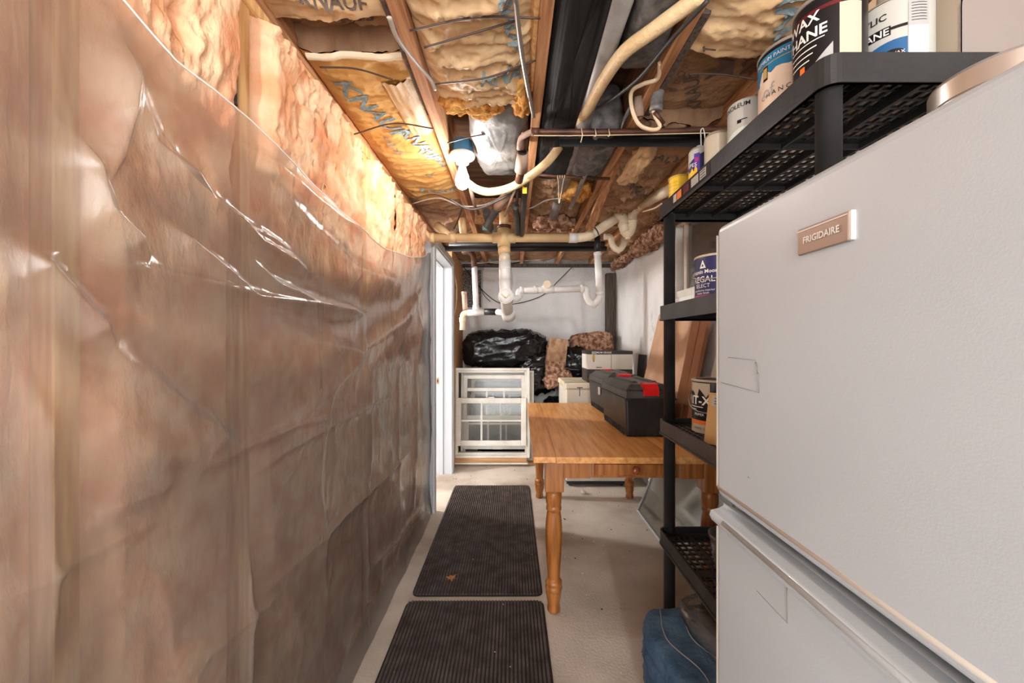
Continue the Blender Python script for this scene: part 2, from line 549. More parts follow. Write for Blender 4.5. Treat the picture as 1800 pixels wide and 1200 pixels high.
# back wall with a recessed crawl opening
wb = thing('wall_back', 'white painted back wall streaked with damp', None, (0, YB, 0))
struct(wb)
p0, p1 = at(803, 540, YB), at(846, 474, YB)
MB().box(-2.2, p0.x, YB, YB + .12, 0, 2.4).build('wall_panel', 'wall_white', wb)
MB().box(p1.x, 1.3, YB, YB + .12, 0, 2.4).build('wall_panel', 'wall_white', wb)
MB().box(p0.x, p1.x, YB, YB + .12, 0, p0.z).build('wall_panel', 'wall_white', wb)
MB().box(p0.x, p1.x, YB, YB + .12, p1.z, 2.4).build('wall_panel', 'wall_white', wb)
MB().box(p0.x, p1.x, YB + .012, YB + .1, p0.z, p1.z).build('rough_block', 'block', wb)
MB().box(p0.x - .0, p1.x + .03, YB - .012, YB, p1.z, p1.z + .022).build('ledge_strip', 'trim_white', wb, .002)
MB().box(p1.x, p1.x + .018, YB - .01, YB, p0.z, p1.z).build('ledge_strip', 'trim_white', wb, .002)
q0, q1 = at(846, 545, YB), at(900, 476, YB)
MB().box(q0.x + .02, q1.x, YB - .015, YB, q0.z, q1.z).build('patch_board', 'wall_white', wb, .003)
po = MB().box(1.075, 1.186, YB - .09, YB - .004, 0, at(1070, 482, YB).z).build('corner_post', 'old_wood', None, .004)
tag(po, 'weathered grey timber post standing in the back corner', 'post')
# right wall with a basement window
wr = thing('wall_right', 'white painted foundation wall with damp stains', None, (XR, 2, 0))
struct(wr)
wy0, wy1, wz0, wz1 = 2.02, 2.95, 1.585, 2.165
MB().box(XR, XR + .15, -1.0, wy0, 0, 2.4).build('wall_panel', 'wall_white', wr)
MB().box(XR, XR + .15, wy1, YB + .1, 0, 2.4).build('wall_panel', 'wall_white', wr)
MB().box(XR, XR + .15, wy0, wy1, 0, wz0).build('wall_panel', 'wall_white', wr)
MB().box(XR, XR + .15, wy0, wy1, wz1, 2.4).build('wall_panel', 'wall_white', wr)
w1 = thing('window_1', 'small basement window with brown backing in the foundation wall', None, (XR, 2.5, wz0))
struct(w1)
for a, b, c, d in ((wy0, wy0 + .06, wz0, wz1), (wy1 - .06, wy1, wz0, wz1), (wy0 + .06, wy1 - .06, wz0, wz0 + .055), (wy0 + .06, wy1 - .06, wz1 - .055, wz1)):
    MB().box(XR - .012, XR + .06, a, b, c, d).build('frame', 'vinyl', w1, .003)
for a, b, c, d in ((wy1 - .15, wy1 - .10, wz0 + .055, wz1 - .055), (wy0 + .06, wy0 + .1, wz0 + .055, wz1 - .055)):
    MB().box(XR + .025, XR + .06, a, b, c, d).build('sash', 'grey_board', w1, .003)
MB().box(XR + .04, XR + .045, wy0 + .05, wy1 - .05, wz0 + .05, wz1 - .05).build('pane', 'glass', w1)
MB().box(XR + .07, XR + .08, wy0, wy1, wz0, wz1).build('backing', 'shade_dark', w1)
MB().box(XR - .05, XR + .01, wy0 - .03, wy1 + .04, wz0 - .045, wz0 - .004).build('window_sill', 'wall_white', w1, .006)

# ------------------------------------------------------------------ ceiling: subfloor and joists
ce = thing('ceiling', 'open joist ceiling of a basement', None, (0, 2, 2.2))
struct(ce)
for k in range(18):
    MB().box(-2.2, 1.34, -2.7 + k * .42, -2.7 + k * .42 + .416, 2.401, 2.42).build('subfloor_board', 'subfloor', ce)
JX = [-.72, -.32, .09, .50, .90]
for i, x in enumerate(JX):
    y0 = -2.6
    MB().box(x - .019, x + .019, y0, YB - .002, ZJ, 2.40).build('joist', 'joist', ce, .002, 1)
# doubled, roughly split pieces beside the joists
MB().hexa([(-.365, .9, 2.20), (-.341, .9, 2.20), (-.341, 1.62, 2.20), (-.352, 1.62, 2.20), (-.365, .9, 2.25), (-.341, .9, 2.25), (-.341, 1.62, 2.25), (-.352, 1.62, 2.25)]).build('nailing_strip', 'old_wood', ce)
MB().hexa([(.050, .8, 2.19), (.070, .8, 2.19), (.070, 1.45, 2.19), (.064, 1.45, 2.19), (.030, .8, 2.24), (.070, .8, 2.24), (.070, 1.45, 2.24), (.060, 1.45, 2.24)]).build('nailing_strip', 'stud', ce)
MB().hexa([(.522, 1.1, 2.185), (.545, 1.1, 2.185), (.545, 1.6, 2.185), (.524, 1.6, 2.185), (.522, 1.1, 2.25), (.55, 1.1, 2.25), (.55, 1.6, 2.25), (.524, 1.6, 2.25)]).build('nailing_strip', 'old_wood', ce)
MB().box(-.30, .07, 3.05, 3.09, 2.19, 2.38).build('blocking', 'joist', ce, .002, 1)
MB().box(.11, .48, 3.30, 3.34, 2.19, 2.38).build('blocking', 'joist', ce, .002, 1)
MB().box(.52, .88, 3.15, 3.19, 2.19, 2.38).build('blocking', 'joist', ce, .002, 1)
MB().box(-.6, 1.18, 4.62, 4.69, 2.15, 2.18).build('sill_beam', 'old_wood', ce, .003)
# angled braces meeting the joist
MB().hexa([tuple(at(1030, 405, 2.75)), tuple(at(1042, 405, 2.75)), tuple(at(1108, 245, 1.9)), tuple(at(1090, 250, 1.9)),
           tuple(at(1030, 398, 2.75)), tuple(at(1042, 398, 2.75)), tuple(at(1108, 236, 1.9)), tuple(at(1090, 240, 1.9))]).build('brace', 'joist', ce)

# ------------------------------------------------------------------ insulation in the wall bays
WG = 'pink wall batts'
names = ['behind the plastic beside the first stud at the picture edge', 'between the first two studs', 'in the bay just past the bare stud with the grey cable',
         'in the second bay past the bare grey-cable stud', 'in the third bay past the bare grey-cable stud', 'in the fourth bay past the grey-cable stud', 'in the last narrow bay at the doorway']
rng = random.Random(5)
for i in range(len(STUDS) - 1):
    a, b = STUDS[i] + .021, STUDS[i + 1] - .021
    if i == 0:
        continue

    def fn(s, t, a=a, b=b, i=i):
        y, z = (a - (.027 if a - .021 not in (.607, 1.007, 1.82) else 0)) + (b - a + (.027 if a - .021 not in (.607, 1.007, 1.82) else 0) + (.027 if b + .021 not in (.607, 1.007, 1.82) else 0)) * s, .045 + 2.095 * t
        bare = [.607, 1.007, 1.82]
        e0, e1 = (1. if a - .021 not in bare else min(1, 6 * s + .05)), (1. if b + .021 not in bare else min(1, 6 * (1 - s) + .05))
        edge = (.82 + .18 * min(1, 6 * min(s, 1 - s))) * e0 * e1
        up = max(0., (z - 1.5) / .6)
        q = .012 + .022 * nz(y * 7, z * 2.6, i * 3.1, 3) + .016 * ridge(y * 12, z * 5.5, i + 2.) * (.3 + .8 * up) + .012 * nz(y * 34, z * 15, i, 4) * (.5 + up) + .008 * up * ridge(y * 38 + 2 * nz(y * 8, z * 8, i), z * 17, i + 4.) + .02 * up * nz(y * 6, z * 7, i + 9.)
        q = max(q, -.03)
        k = .6 + .4 * min(1, max(0, (z - 1.50) / .25))
        return (min(-.715 + (.036 + q * k) * edge, -.640), y, z)
    ny = 64
    tag(MB().grid(ny, 300, fn).build('insulation_batt', 'pink'), 'pink glass fibre batt ' + names[i - 1], 'insulation', WG)

# ------------------------------------------------------------------ kraft-faced ceiling batts
PAPER = {}


def kraft(key, label, x0, x1, y0, y1, z, sag, seed, mat='kraft', end=0., wr=1., nx=64, ny=None, fibre='kraft_dim', tilt=0., tx=0.):
    ny = ny or max(24, int((y1 - y0) * 130))

    def surf(x, y, d=0.):
        s, t = (x - x0) / (x1 - x0), (y - y0) / (y1 - y0)
        s, t = min(max(s, 0), 1), min(max(t, 0), 1)
        prof = math.sin(PI * s) ** .55
        lump_ = .8 + .35 * nz(x * 2 + seed, y * 1.7, seed, 2)
        e = end * max(0., (t - .55) / .45) ** 1.5 * prof
        et = min(1, 9 * min(t, 1 - t) + .25) if sag > .03 else 1
        wx, wy = x + .05 * nz(x * 4, y * 4, seed, 2), y + .05 * nz(x * 4, y * 4, seed + 5., 2)
        w = .017 * max(0, ridge(wx * 3.2 + wy * 1.5 + seed, wy * 10, seed)) ** 4 + .009 * max(0, ridge(wx * 8 - wy * 4, wy * 21, seed + 3.)) ** 3 + .0045 * max(0, ridge(wx * 30, wy * 42, seed)) ** 2 + .010 * nz(x * 4, y * 4, seed + 1., 2)
        return Vector((x, y, z - sag * prof * lump_ * et - e - wr * w * (.35 + .65 * min(1, 6 * min(s, 1 - s))) + tilt * (t - .5) + tx * (s - .5) - d))
    r = thing('ceiling_batt', label, 'insulation', ((x0 + x1) / 2, (y0 + y1) / 2, z - sag), 0, 'paper faced ceiling batts')
    MB().grid(nx, ny, lambda s, t: surf(x0 + (x1 - x0) * s, y0 + (y1 - y0) * t), flip=True).build('paper_facing', mat, r)
    for (f0, f1, fl) in (((x0, y1), (x1, y1), 1), ((x1, y0), (x0, y0), 1)):
        def fe(s, t):
            x, y = f0[0] + (f1[0] - f0[0]) * s, f0[1]
            p = surf(x, y, -.004)
            q = min(p.z, 2.37)
            bulge = .022 * math.sin(PI * t) + .012 * nz(x * 22, t * 5, seed)
            return (x, y + (bulge if f0[1] == y1 else -bulge), q + (2.39 - q) * t)
        MB().grid(nx, 8, fe).build('fibre_edge', fibre, r)
    PAPER[key] = (r, surf)
    return r


XA, XB, XC, XD, XE = (-.699, -.341), (-.299, .069), (.111, .479), (.521, .879), (.921, 1.185)
kraft('A1', 'creased brown paper ceiling batt nearest above the pink wall', *XA, .10, 1.17, 2.235, .02, 1., end=-.02)
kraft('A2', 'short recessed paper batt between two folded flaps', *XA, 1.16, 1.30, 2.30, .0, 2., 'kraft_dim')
kraft('A3', 'long paper batt with lamplight in its colour and blue lettering beside the lamp', *XA, 1.29, 2.62, 2.235, .03, 3., 'kraft_lamplit', wr=.6)
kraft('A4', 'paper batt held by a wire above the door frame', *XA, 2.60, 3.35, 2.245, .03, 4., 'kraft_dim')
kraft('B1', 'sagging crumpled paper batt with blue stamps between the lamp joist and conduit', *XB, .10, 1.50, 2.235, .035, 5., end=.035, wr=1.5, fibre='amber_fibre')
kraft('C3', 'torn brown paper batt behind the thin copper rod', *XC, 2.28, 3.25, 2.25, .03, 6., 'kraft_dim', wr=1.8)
kraft('D1', 'pale bulging paper batt right above the paint cans', *XD, .10, 1.25, 2.215, .045, 7., end=.02, wr=.9)
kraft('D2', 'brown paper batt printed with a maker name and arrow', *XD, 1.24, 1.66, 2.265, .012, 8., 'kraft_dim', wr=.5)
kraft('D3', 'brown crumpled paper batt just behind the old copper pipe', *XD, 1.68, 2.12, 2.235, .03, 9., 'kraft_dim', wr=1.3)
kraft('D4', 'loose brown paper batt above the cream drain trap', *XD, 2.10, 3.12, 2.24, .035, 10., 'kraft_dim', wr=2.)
kraft('E1', 'brown paper batt above the white bin and can end of the shelf', *XE, .10, 1.66, 2.24, .03, 11., 'kraft_dim')
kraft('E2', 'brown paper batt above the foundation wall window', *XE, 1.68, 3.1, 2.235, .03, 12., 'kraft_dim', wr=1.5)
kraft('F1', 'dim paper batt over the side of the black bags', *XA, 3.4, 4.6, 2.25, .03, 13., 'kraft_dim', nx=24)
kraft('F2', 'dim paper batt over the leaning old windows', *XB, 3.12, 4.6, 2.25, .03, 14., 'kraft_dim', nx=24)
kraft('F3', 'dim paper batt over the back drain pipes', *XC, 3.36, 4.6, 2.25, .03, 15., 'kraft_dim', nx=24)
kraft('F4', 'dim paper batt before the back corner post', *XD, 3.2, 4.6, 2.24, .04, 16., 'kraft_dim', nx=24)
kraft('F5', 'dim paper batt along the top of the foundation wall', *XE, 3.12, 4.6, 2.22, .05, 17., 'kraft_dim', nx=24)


def on_paper(key, cx, cy, ang):
    r, surf = PAPER[key]
    ca, sa = math.cos(ang), math.sin(ang)
    return r, lambda x, y: surf(cx + x * ca + y * sa, cy + x * sa - y * ca, .004)


def stamp(key, s, h, cx, cy, ang, mat='ink_blue', bold=.03):
    r, fn = on_paper(key, cx, cy, ang)
    lettering(s, h, fn, mat, r, bold, .015)


def arrow_stamp(key, cx, cy, ang, k, mat='ink_grey'):
    """the printed angular arrow emblem"""
    r, fn = on_paper(key, cx, cy, ang)
    m = MB()
    m.add([fn(x * k, y * k) for x, y in ((-.5, .5), (.1, .5), (.5, .05), (.1, -.1), (-.1, -.5), (-.2, -.05), (-.5, -.1), (-.1, .2))], [(0, 1, 7), (1, 2, 3, 7), (7, 3, 4, 5), (7, 5, 6)])
    m.build('print', mat, r)


def ring_stamp(key, cx, cy, rad, mat='ink_grey', sq=False):
    r, fn = on_paper(key, cx, cy, 0)
    n = 4 if sq else 18
    m = MB()
    vs = [fn(rad * k * math.cos(2 * PI * i / n + .78), rad * k * math.sin(2 * PI * i / n + .78)) for k in (1, .72) for i in range(n)]
    m.add(vs, [(i, (i + 1) % n, n + (i + 1) % n, n + i) for i in range(n)])
    m.build('print', mat, r)


stamp('A3', 'KNAUF', .085, -.56, 1.60, 1.25)
stamp('A3', 'KNAUF', .07, -.44, 1.90, 1.35)
stamp('A3', 'INSULATION', .03, -.40, 2.02, 1.35)
for i in range(4):
    ring_stamp('A3', -.575 + .004 * i, 1.80 + .05 * i, .017, 'ink_blue', i % 2 == 0)
ring_stamp('A3', -.47, 2.22, .02, 'ink_blue')
stamp('A3', 'KNAUF', .05, -.46, 2.44, .1)
stamp('A1', 'KNAUF', .04, -.50, 1.10, .15, 'ink_grey')
stamp('A2', 'R-30', .05, -.50, 1.23, .1, 'ink_grey')
for i in range(3):
    ring_stamp('B1', .0, 1.05 + .13 * i, .022, 'ink_blue', False)
stamp('B1', 'KNAUF', .05, -.01, 1.12, 1.45)
stamp('B1', 'KNAUF', .05, .0, 1.36, .2)
stamp('D2', 'KNAUF', .055, .70, 1.55, -2.05, 'ink_grey')
arrow_stamp('D2', .735, 1.43, .3, .12)
for i in range(4):
    ring_stamp('D2', .605 + .003 * i, 1.40 + .045 * i, .014, 'ink_grey', i % 2 == 0)
stamp('D1', 'KNAUF', .085, .74, 1.06, 1.05)
stamp('D2', 'KNAUF', .07, .80, 1.31, 1.2, 'ink_grey')
ring_stamp('D2', .64, 1.30, .018)
stamp('D3', 'KNAUF', .06, .72, 1.98, .3, 'ink_grey')
stamp('D4', 'KNAUF', .07, .72, 2.35, 1.0, 'ink_grey')

# transverse paper flap with a pale folded edge between the batts of the first bay
m = MB().grid(30, 4, lambda s, t: (XA[0] + .03 + (XA[1] - XA[0] - .05) * s, 1.275 + .03 * t + .006 * nz(s * 4, 1), 2.205 - .012 * math.sin(PI * t) + .01 * nz(s * 3, 2.)))
tag(m.build('paper_flap', 'pvc_cream'), 'pale folded paper flap across the first ceiling bay', 'paper')
m = MB().grid(26, 8, lambda s, t: (-.47 + .115 * s + .02 * t, 1.42 + .35 * t, 2.20 + .035 * s - .02 * math.sin(PI * s) + .012 * nz(s * 4, t * 6, 3.)))
tag(m.build('paper_flap', 'kraft'), 'loose paper tab hanging beside the lamp joist', 'paper')
# frayed fibre hanging along the foundation wall and among the far joists
rg = random.Random(11)
for k, (c, d, mt, lb) in enumerate([
        ((1.12, 3.35, 2.11), (.06, .5, .07), 'brown_fibre', 'brown frayed batt sagging onto the top of the foundation wall'),
        ((1.10, 2.55, 2.15), (.08, .36, .05), 'brown_fibre', 'brown frayed batt above the window beside the shelf post'),
        ((1.13, 4.2, 2.12), (.05, .36, .05), 'brown_fibre', 'brown frayed batt over the back corner post'),
        ((.36, 2.42, 2.20), (.10, .12, .05), 'amber_fibre', 'amber torn tuft beside the thin copper rod'),
        ((.62, 2.0, 2.17), (.05, .22, .035), 'kraft', 'shredded pale paper strip on the joist behind the old copper pipe'),
        ((-.16, 1.53, 2.20), (.13, .05, .045), 'amber_fibre', 'amber fibre spilling from the crumpled batt above the grey duct'),
        ((.03, 1.50, 2.22), (.04, .12, .05), 'amber_fibre', 'amber fibre tuft beside the thin conduit'),
        ((.30, 3.0, 2.17), (.16, .12, .05), 'brown_fibre', 'dark fibre tuft above the black cross pipe')]):
    m = MB().lump(c, d, .8, 44, 26, lambda p: .02 * nz(p.x * 14, p.y * 9, p.z * 14) + .022 * nz(p.x * 40, p.y * 22, p.z * 40, 3))
    tag(m.build('fibre_tuft', mt), lb, 'insulation')

# ------------------------------------------------------------------ plastic sheet over the stud wall
def sheet():
    XS = -.622
    ny, nzz = 640, 500
    u = np.linspace(-60, 758, ny + 1)
    Yc = XS * F / (u - U0)
    Yc[-1] = 2.965
    Yc = np.r_[np.linspace(.19, Yc[0], 40)[:-1], Yc]
    ny += 39
    ey = [.30, .46, .50, .55, .60, .70, .87, 1.10, 1.39, 1.73, 2.18, 2.55, 2.97]
    ez = [2.16, 2.15, 2.10, 1.93, 1.82, 1.775, 1.765, 1.725, 1.683, 1.68, 1.742, 1.82, 1.945]
    top = np.interp(Yc, ey, ez)
    k = np.ones(9) / 9
    top[8:-8] = np.convolve(np.pad(top, 4, 'edge'), k, 'valid')[8:-8]
    t = np.linspace(0, 1, nzz + 1)
    Y = np.repeat(Yc[None, :], nzz + 1, 0)
    Z = .004 + (top[None, :] - .004) * t[:, None]
    X = np.full_like(Y, XS)
    dtop = top[None, :] - Z
    mid = np.clip((Y - .55) / .4, 0, 1) * np.clip((2.96 - Y) / .5, 0, 1)
    X += .055 * np.exp(-(dtop / .16) ** 2) * mid            # slack flap along the top
    X += .030 * np.exp(-((dtop - .45) / .16) ** 2) * mid      # slack belly beneath it
    X -= .012 * np.exp(-((dtop - .26) / .07) ** 2) * mid
    X += .018 * np.exp(-(Z / .10) ** 2)                       # kicked out along the floor

    def fold(pts, amp, w, crease=True, ends=.25):
        P = np.array([((XS * F / (a - U0)), H - (b - V0) / F * (XS * F / (a - U0))) for a, b in pts])
        L = np.r_[0, np.cumsum(np.hypot(*(P[1:] - P[:-1]).T))]
        best = np.full(Y.shape, 9.)
        par = np.zeros(Y.shape)
        for i in range(len(P) - 1):
            d = P[i + 1] - P[i]
            l2 = (d ** 2).sum()
            q = np.clip(((Y - P[i, 0]) * d[0] + (Z - P[i, 1]) * d[1]) / l2, 0, 1)
            dist = np.hypot(Y - P[i, 0] - q * d[0], Z - P[i, 1] - q * d[1])
            sgn = np.sign((Y - P[i, 0]) * d[1] - (Z - P[i, 1]) * d[0])
            m_ = dist < np.abs(best)
            best = np.where(m_, dist * np.where(sgn == 0, 1, sgn), best)
            par = np.where(m_, (L[i] + q * (L[i + 1] - L[i])) / L[-1], par)
        tap = np.clip(np.minimum(par, 1 - par) / ends + .12, 0, 1)
        a_ = np.abs(best)
        ww = np.where(best > 0, w, w * .55)
        return amp * tap * (np.exp(-(np.sqrt(a_ ** 2 + .005 ** 2) - .005) / ww) if crease else np.exp(-(a_ / ww) ** 2))
    for pts, amp, w, cr_ in (
            ([(190, 60), (186, 190), (170, 330)], .022, .03, True),
            ([(190, 110), (235, 250), (330, 350), (430, 425), (545, 482)], .030, .030, True),
            ([(235, 190), (290, 300), (390, 385), (500, 440)], .016, .016, True),
            ([(205, 140), (330, 222), (440, 290), (560, 385), (695, 442)], .018, .03, True),
            ([(0, 428), (150, 455), (330, 492), (430, 520), (540, 536), (650, 552)], .014, .014, True),
            ([(95, 225), (160, 370), (250, 455)], .026, .026, True),
            ([(270, 385), (345, 450), (425, 518)], .018, .02, True),
            ([(400, 432), (470, 500), (560, 540), (630, 550)], .022, .022, True),
            ([(-10, 415), (60, 482), (130, 560), (175, 610)], .024, .028, True),
            ([(150, 592), (224, 667), (320, 741), (420, 792)], .026, .045, False),
            ([(20, 560), (120, 700), (240, 790), (330, 830)], .020, .05, False),
            ([(420, 540), (520, 600), (610, 620), (700, 560), (745, 500)], .018, .05, False),
            ([(315, 842), (448, 773), (512, 747), (603, 730)], .010, .012, True),
            ([(368, 867), (443, 832), (496, 792), (603, 736), (700, 690)], .010, .012, True),
            ([(160, 900), (219, 880), (293, 850)], .012, .015, True),
            ([(-20, 1060), (107, 997), (240, 928), (293, 901)], .008, .01, True),
            ([(448, 1056), (512, 997), (592, 917), (651, 864), (726, 784)], .012, .018, True),
            ([(300, 1210), (427, 1093), (500, 1040)], .010, .016, True),
            ([(640, 1012), (693, 950), (747, 880)], .012, .02, True),
            ([(648, 680), (650, 800), (646, 1000), (640, 1130)], .010, .018, True),
            ([(433, 960), (437, 1080), (437, 1230)], .009, .010, True),
            ([(697, 640), (699, 780), (694, 1020)], .012, .025, True),
            ([(560, 560), (575, 700), (560, 860), (575, 1060)], .008, .02, True),
            ([(725, 480), (728, 620), (727, 900)], .014, .03, True),
            ([(0, 640), (60, 760), (75, 920), (95, 1200)], .012, .02, True),
            ([(360, 300), (470, 360), (600, 470), (700, 500)], .016, .05, False),
            ([(640, 560), (600, 650), (540, 720), (440, 790)], .010, .02, True)):
        k_ = 1.5 if min(q[1] for q in pts) < 520 else 1.1
        X += fold(pts, amp * k_, w * 1.1, cr_)
    Yf, Zf = Y.ravel(), Z.ravel()
    n = np.array([.011 * noise.fractal(Vector((y * 3.2, z * 3.2, 1.7)), 1, 2, 2) + .0030 * max(0, 1 - 2.4 * abs(noise.noise(Vector((y * 4.5 + z * 4, z * 3.4 - y * 3, 4.2))))) ** 2 +
                  .0016 * max(0, 1 - 3 * abs(noise.noise(Vector((y * 8 + z * 6, z * 8 - y * 6, 8.2))))) ** 2 for y, z in zip(Yf, Zf)]).reshape(Y.shape)
    X += n
    X = np.maximum(X, -.655)
    m = MB()
    w = ny + 1
    m.v = list(zip(X.ravel().tolist(), Yf.tolist(), Zf.tolist()))
    m.f = [(j * w + i, j * w + i + 1, (j + 1) * w + i + 1, (j + 1) * w + i) for j in range(nzz) for i in range(ny)]
    m.sm = [True] * len(m.f)
    # rolled-over hem along the slack edge
    hem = [(X[-1, i], Yc[i], top[i]) for i in range(0, ny + 1, 4)]
    s = m.build('plastic_sheet', 'poly')
    MB().tube(hem, .002, 6).build('hem', 'poly_hem', s)
    tag(s, 'translucent plastic sheeting sagging over the pink insulated stud wall', 'plastic sheet')
    return s


sheet()
tag(MB().tube(cr([at(402, 5, .96), at(405, 60, .965), at(411, 120, .97), at(413, 185, .972)]), .006, 8).build('cable', 'dark_pipe'), 'grey cable dropping beside the bare stud above the plastic', 'cable')

# ------------------------------------------------------------------ bare bulb lamps
def lamp(name, label, x, y, glass):
    t = thing(name, label, 'lamp', (x, y, 1.99), 0)
    b = MB().lathe([(.0, 2.235), (.048, 2.235), (.05, 2.22), (.05, 2.172), (0, 2.172)], (x, y, 0), 8, smooth=False).build('junction_box', 'box_blue', t, .003)
    MB().lathe([(0, 2.172), (.058, 2.172), (.061, 2.165), (.058, 2.156), (.034, 2.148), (.03, 2.128), (.022, 2.126), (0, 2.126)], (x, y, 0), 36).build('lampholder', 'porcelain', t)
    MB().lathe([(0, 2.13), (.014, 2.13), (.0145, 2.112), (.02, 2.095), (.029, 2.07), (.0335, 2.048), (.031, 2.028), (.021, 2.013), (.009, 2.0065), (0, 2.006)], (x, y, 0), 32).build('bulb', 'bulb_' + glass, t)
    MB().lathe([(.0142, 2.131), (.0165, 2.131), (.0165, 2.116), (.0142, 2.116)], (x, y, 0), 24).build('screw_collar', 'nickel', t)
    for a in range(4):
        q = (x + .045 * math.cos(a * 1.57 + .6), y + .045 * math.sin(a * 1.57 + .6))
        MB().lathe([(0, 2.1545), (.004, 2.1545), (.004, 2.158)], (*q, 0), 8).build('screw', 'steel', t)
    return t


lamp('ceiling_lamp', 'lit bare bulb in a white lampholder under a blue box', -.245, 1.90, 'front')
lamp('ceiling_lamp', 'added bare bulb fill lamp out of view behind the viewer', .10, -1.9, 'rear')  # unseen lamp added to fill the room with light from behind
lamp('ceiling_lamp', 'lit bare bulb lamp in the side room beyond the doorway', -1.70, 3.42, 'side')


# ------------------------------------------------------------------ pipes, ducts, hose and cables among the joists
def pipe(name, pts, r, mat, label, cat='pipe', n=14, smooth=0, group=None, flat=1.):
    p = cr(pts, smooth) if smooth else pts
    return tag(MB().tube(p, r, n, flat=flat).build(name, mat), label, cat, group)


# grey film-wrapped duct
m = MB().lump((-.065, 1.86, 2.295), (.128, .40, .125), .62, 72, 48, lambda p: .012 * nz(p.x * 8, p.y * 8, p.z * 8) + .010 * ridge(p.x * 9 + p.y * 4, p.y * 11, 3.) + .004 * ridge(p.x * 30, p.y * 24, 1.))
tag(m.build('flexible_duct', 'grey_wrap'), 'wrinkled silver grey duct wrap behind the lamp', 'duct')
m = MB().lump((.195, 1.30, 2.285), (.085, 1.0, .10), .4, 48, 90, lambda p: .014 * nz(p.x * 8, p.y * 5, p.z * 8) + .012 * ridge(p.x * 12 + p.y * 4, p.y * 9, 3.))
tag(m.build('flexible_duct', 'black_wrap'), 'long black wrapped duct left of the grey pipe', 'duct')
m = MB().lump((.405, .78, 2.27), (.072, .60, .10), .5, 44, 60, lambda p: .008 * nz(p.x * 9, p.y * 6, p.z * 9) + .005 * ridge(p.x * 12, p.y * 8, 6.))
dd = m.build('flexible_duct', 'felt_grey')
tag(dd, 'dark grey felted duct beside the right joist, ending in an open mouth', 'duct')
m = MB().lump((.38, 1.93, 2.275), (.10, .28, .125), .62, 56, 40, lambda p: .010 * nz(p.x * 9, p.y * 8, p.z * 9) + .009 * ridge(p.x * 13 + p.y * 7, p.y * 13, 8.))
tag(m.build('flexible_duct', 'felt_grey'), 'crinkled grey duct bag between the two copper rods', 'duct')
m = MB().lump((.235, 1.95, 2.26), (.075, .30, .10), .6, 40, 40, lambda p: .008 * nz(p.x * 9, p.y * 8, p.z * 9))
tag(m.build('flexible_duct', 'black_wrap'), 'short black wrapped duct behind the old copper pipe', 'duct')
pipe('steel_pipe', [(.29, .2, 2.205), (.29, 3.0, 2.19)], .033, 'steel_pipe', 'long straight grey pipe running between the joists', n=20)
pipe('conduit', [at(1048, 236, 1.70), at(1032, 300, 2.05), at(1003, 365, 2.55)], .012, 'steel_pipe', 'thin grey conduit beside the long grey pipe')
pipe('conduit', cr([at(905, -10, 1.0), at(915, 80, 1.18), at(927, 150, 1.38), at(938, 205, 1.58)]), .0075, 'steel', 'thin bright conduit under the crumpled paper batt')
pipe('hose', [at(1232, -8, 1.0), at(1150, 52, 1.10), at(1097, 92, 1.19), at(1062, 140, 1.33), at(1030, 196, 1.56), at(1000, 232, 1.76), at(960, 287, 1.90), at(905, 326, 2.03), at(865, 337, 2.09), at(840, 333, 2.11), at(823, 322, 2.10)],
     .0205, 'hose', 'cream hose snaking below the joists towards the lamp', 'hose', 16, 10)
pipe('cable', [at(1245, 0, .98), at(1180, 70, 1.10), at(1120, 140, 1.30), at(1060, 185, 1.52), at(1030, 200, 1.60), at(990, 262, 1.86), at(930, 318, 2.03), at(880, 350, 2.12), at(830, 368, 2.2), at(790, 350, 2.2)],
     .006, 'dark_pipe', 'dark cable following the cream hose', 'cable', 8, 8)
pipe('cable', [at(684, 30, 1.02), at(700, 70, 1.10), at(735, 115, 1.25), at(757, 140, 1.33), at(765, 158, 1.38)], .007, 'wire_grey', 'grey flat cable stapled along the lamp joist', 'cable', 8, 8, flat=.5)
pipe('cable', [at(1160, 110, 1.30), at(1156, 138, 1.36), at(1130, 148, 1.38), at(1110, 162, 1.42), at(1112, 195, 1.45), at(1125, 220, 1.47), at(1148, 228, 1.48), at(1160, 222, 1.48), at(1152, 205, 1.47), at(1148, 192, 1.46)],
     .007, 'wire_cream', 'looped pale cable hanging from the dark fitting', 'cable', 10, 8)
t = thing('vent_fitting', 'grey cylindrical fitting hanging beside the right joist', 'pipe fitting', tuple(at(1153, 196, 1.46)))
MB().tube([at(1160, 135, 1.44), at(1153, 190, 1.46)], .022, 18).build('sleeve', 'felt_grey', t)
MB().tube([at(1154, 186, 1.459), at(1152.5, 196, 1.462)], .0235, 18).build('collar', 'steel_pipe', t)
MB().tube([at(1150, 196, 1.46), at(1166, 218, 1.48)], .009, 12).build('spout', 'copper_old', t)
t = thing('vent_fitting', 'short tan fitting left of the looped pale cable', 'pipe fitting', tuple(at(1120, 200, 1.5)))
MB().tube([at(1122, 170, 1.5), at(1124, 205, 1.52)], .017, 16).build('sleeve', 'foam_tube', t)
MB().tube([at(1124, 205, 1.52), at(1126, 212, 1.525)], .012, 16).build('stub', 'copper_old', t)
pipe('torn_foil', [at(1108, 190, 1.55), at(1098, 208, 1.57), at(1092, 226, 1.58)], [.012, .009, .004], 'felt_grey', 'ragged strip of foil hanging above the copper pipe', 'foil', 6, flat=.3)
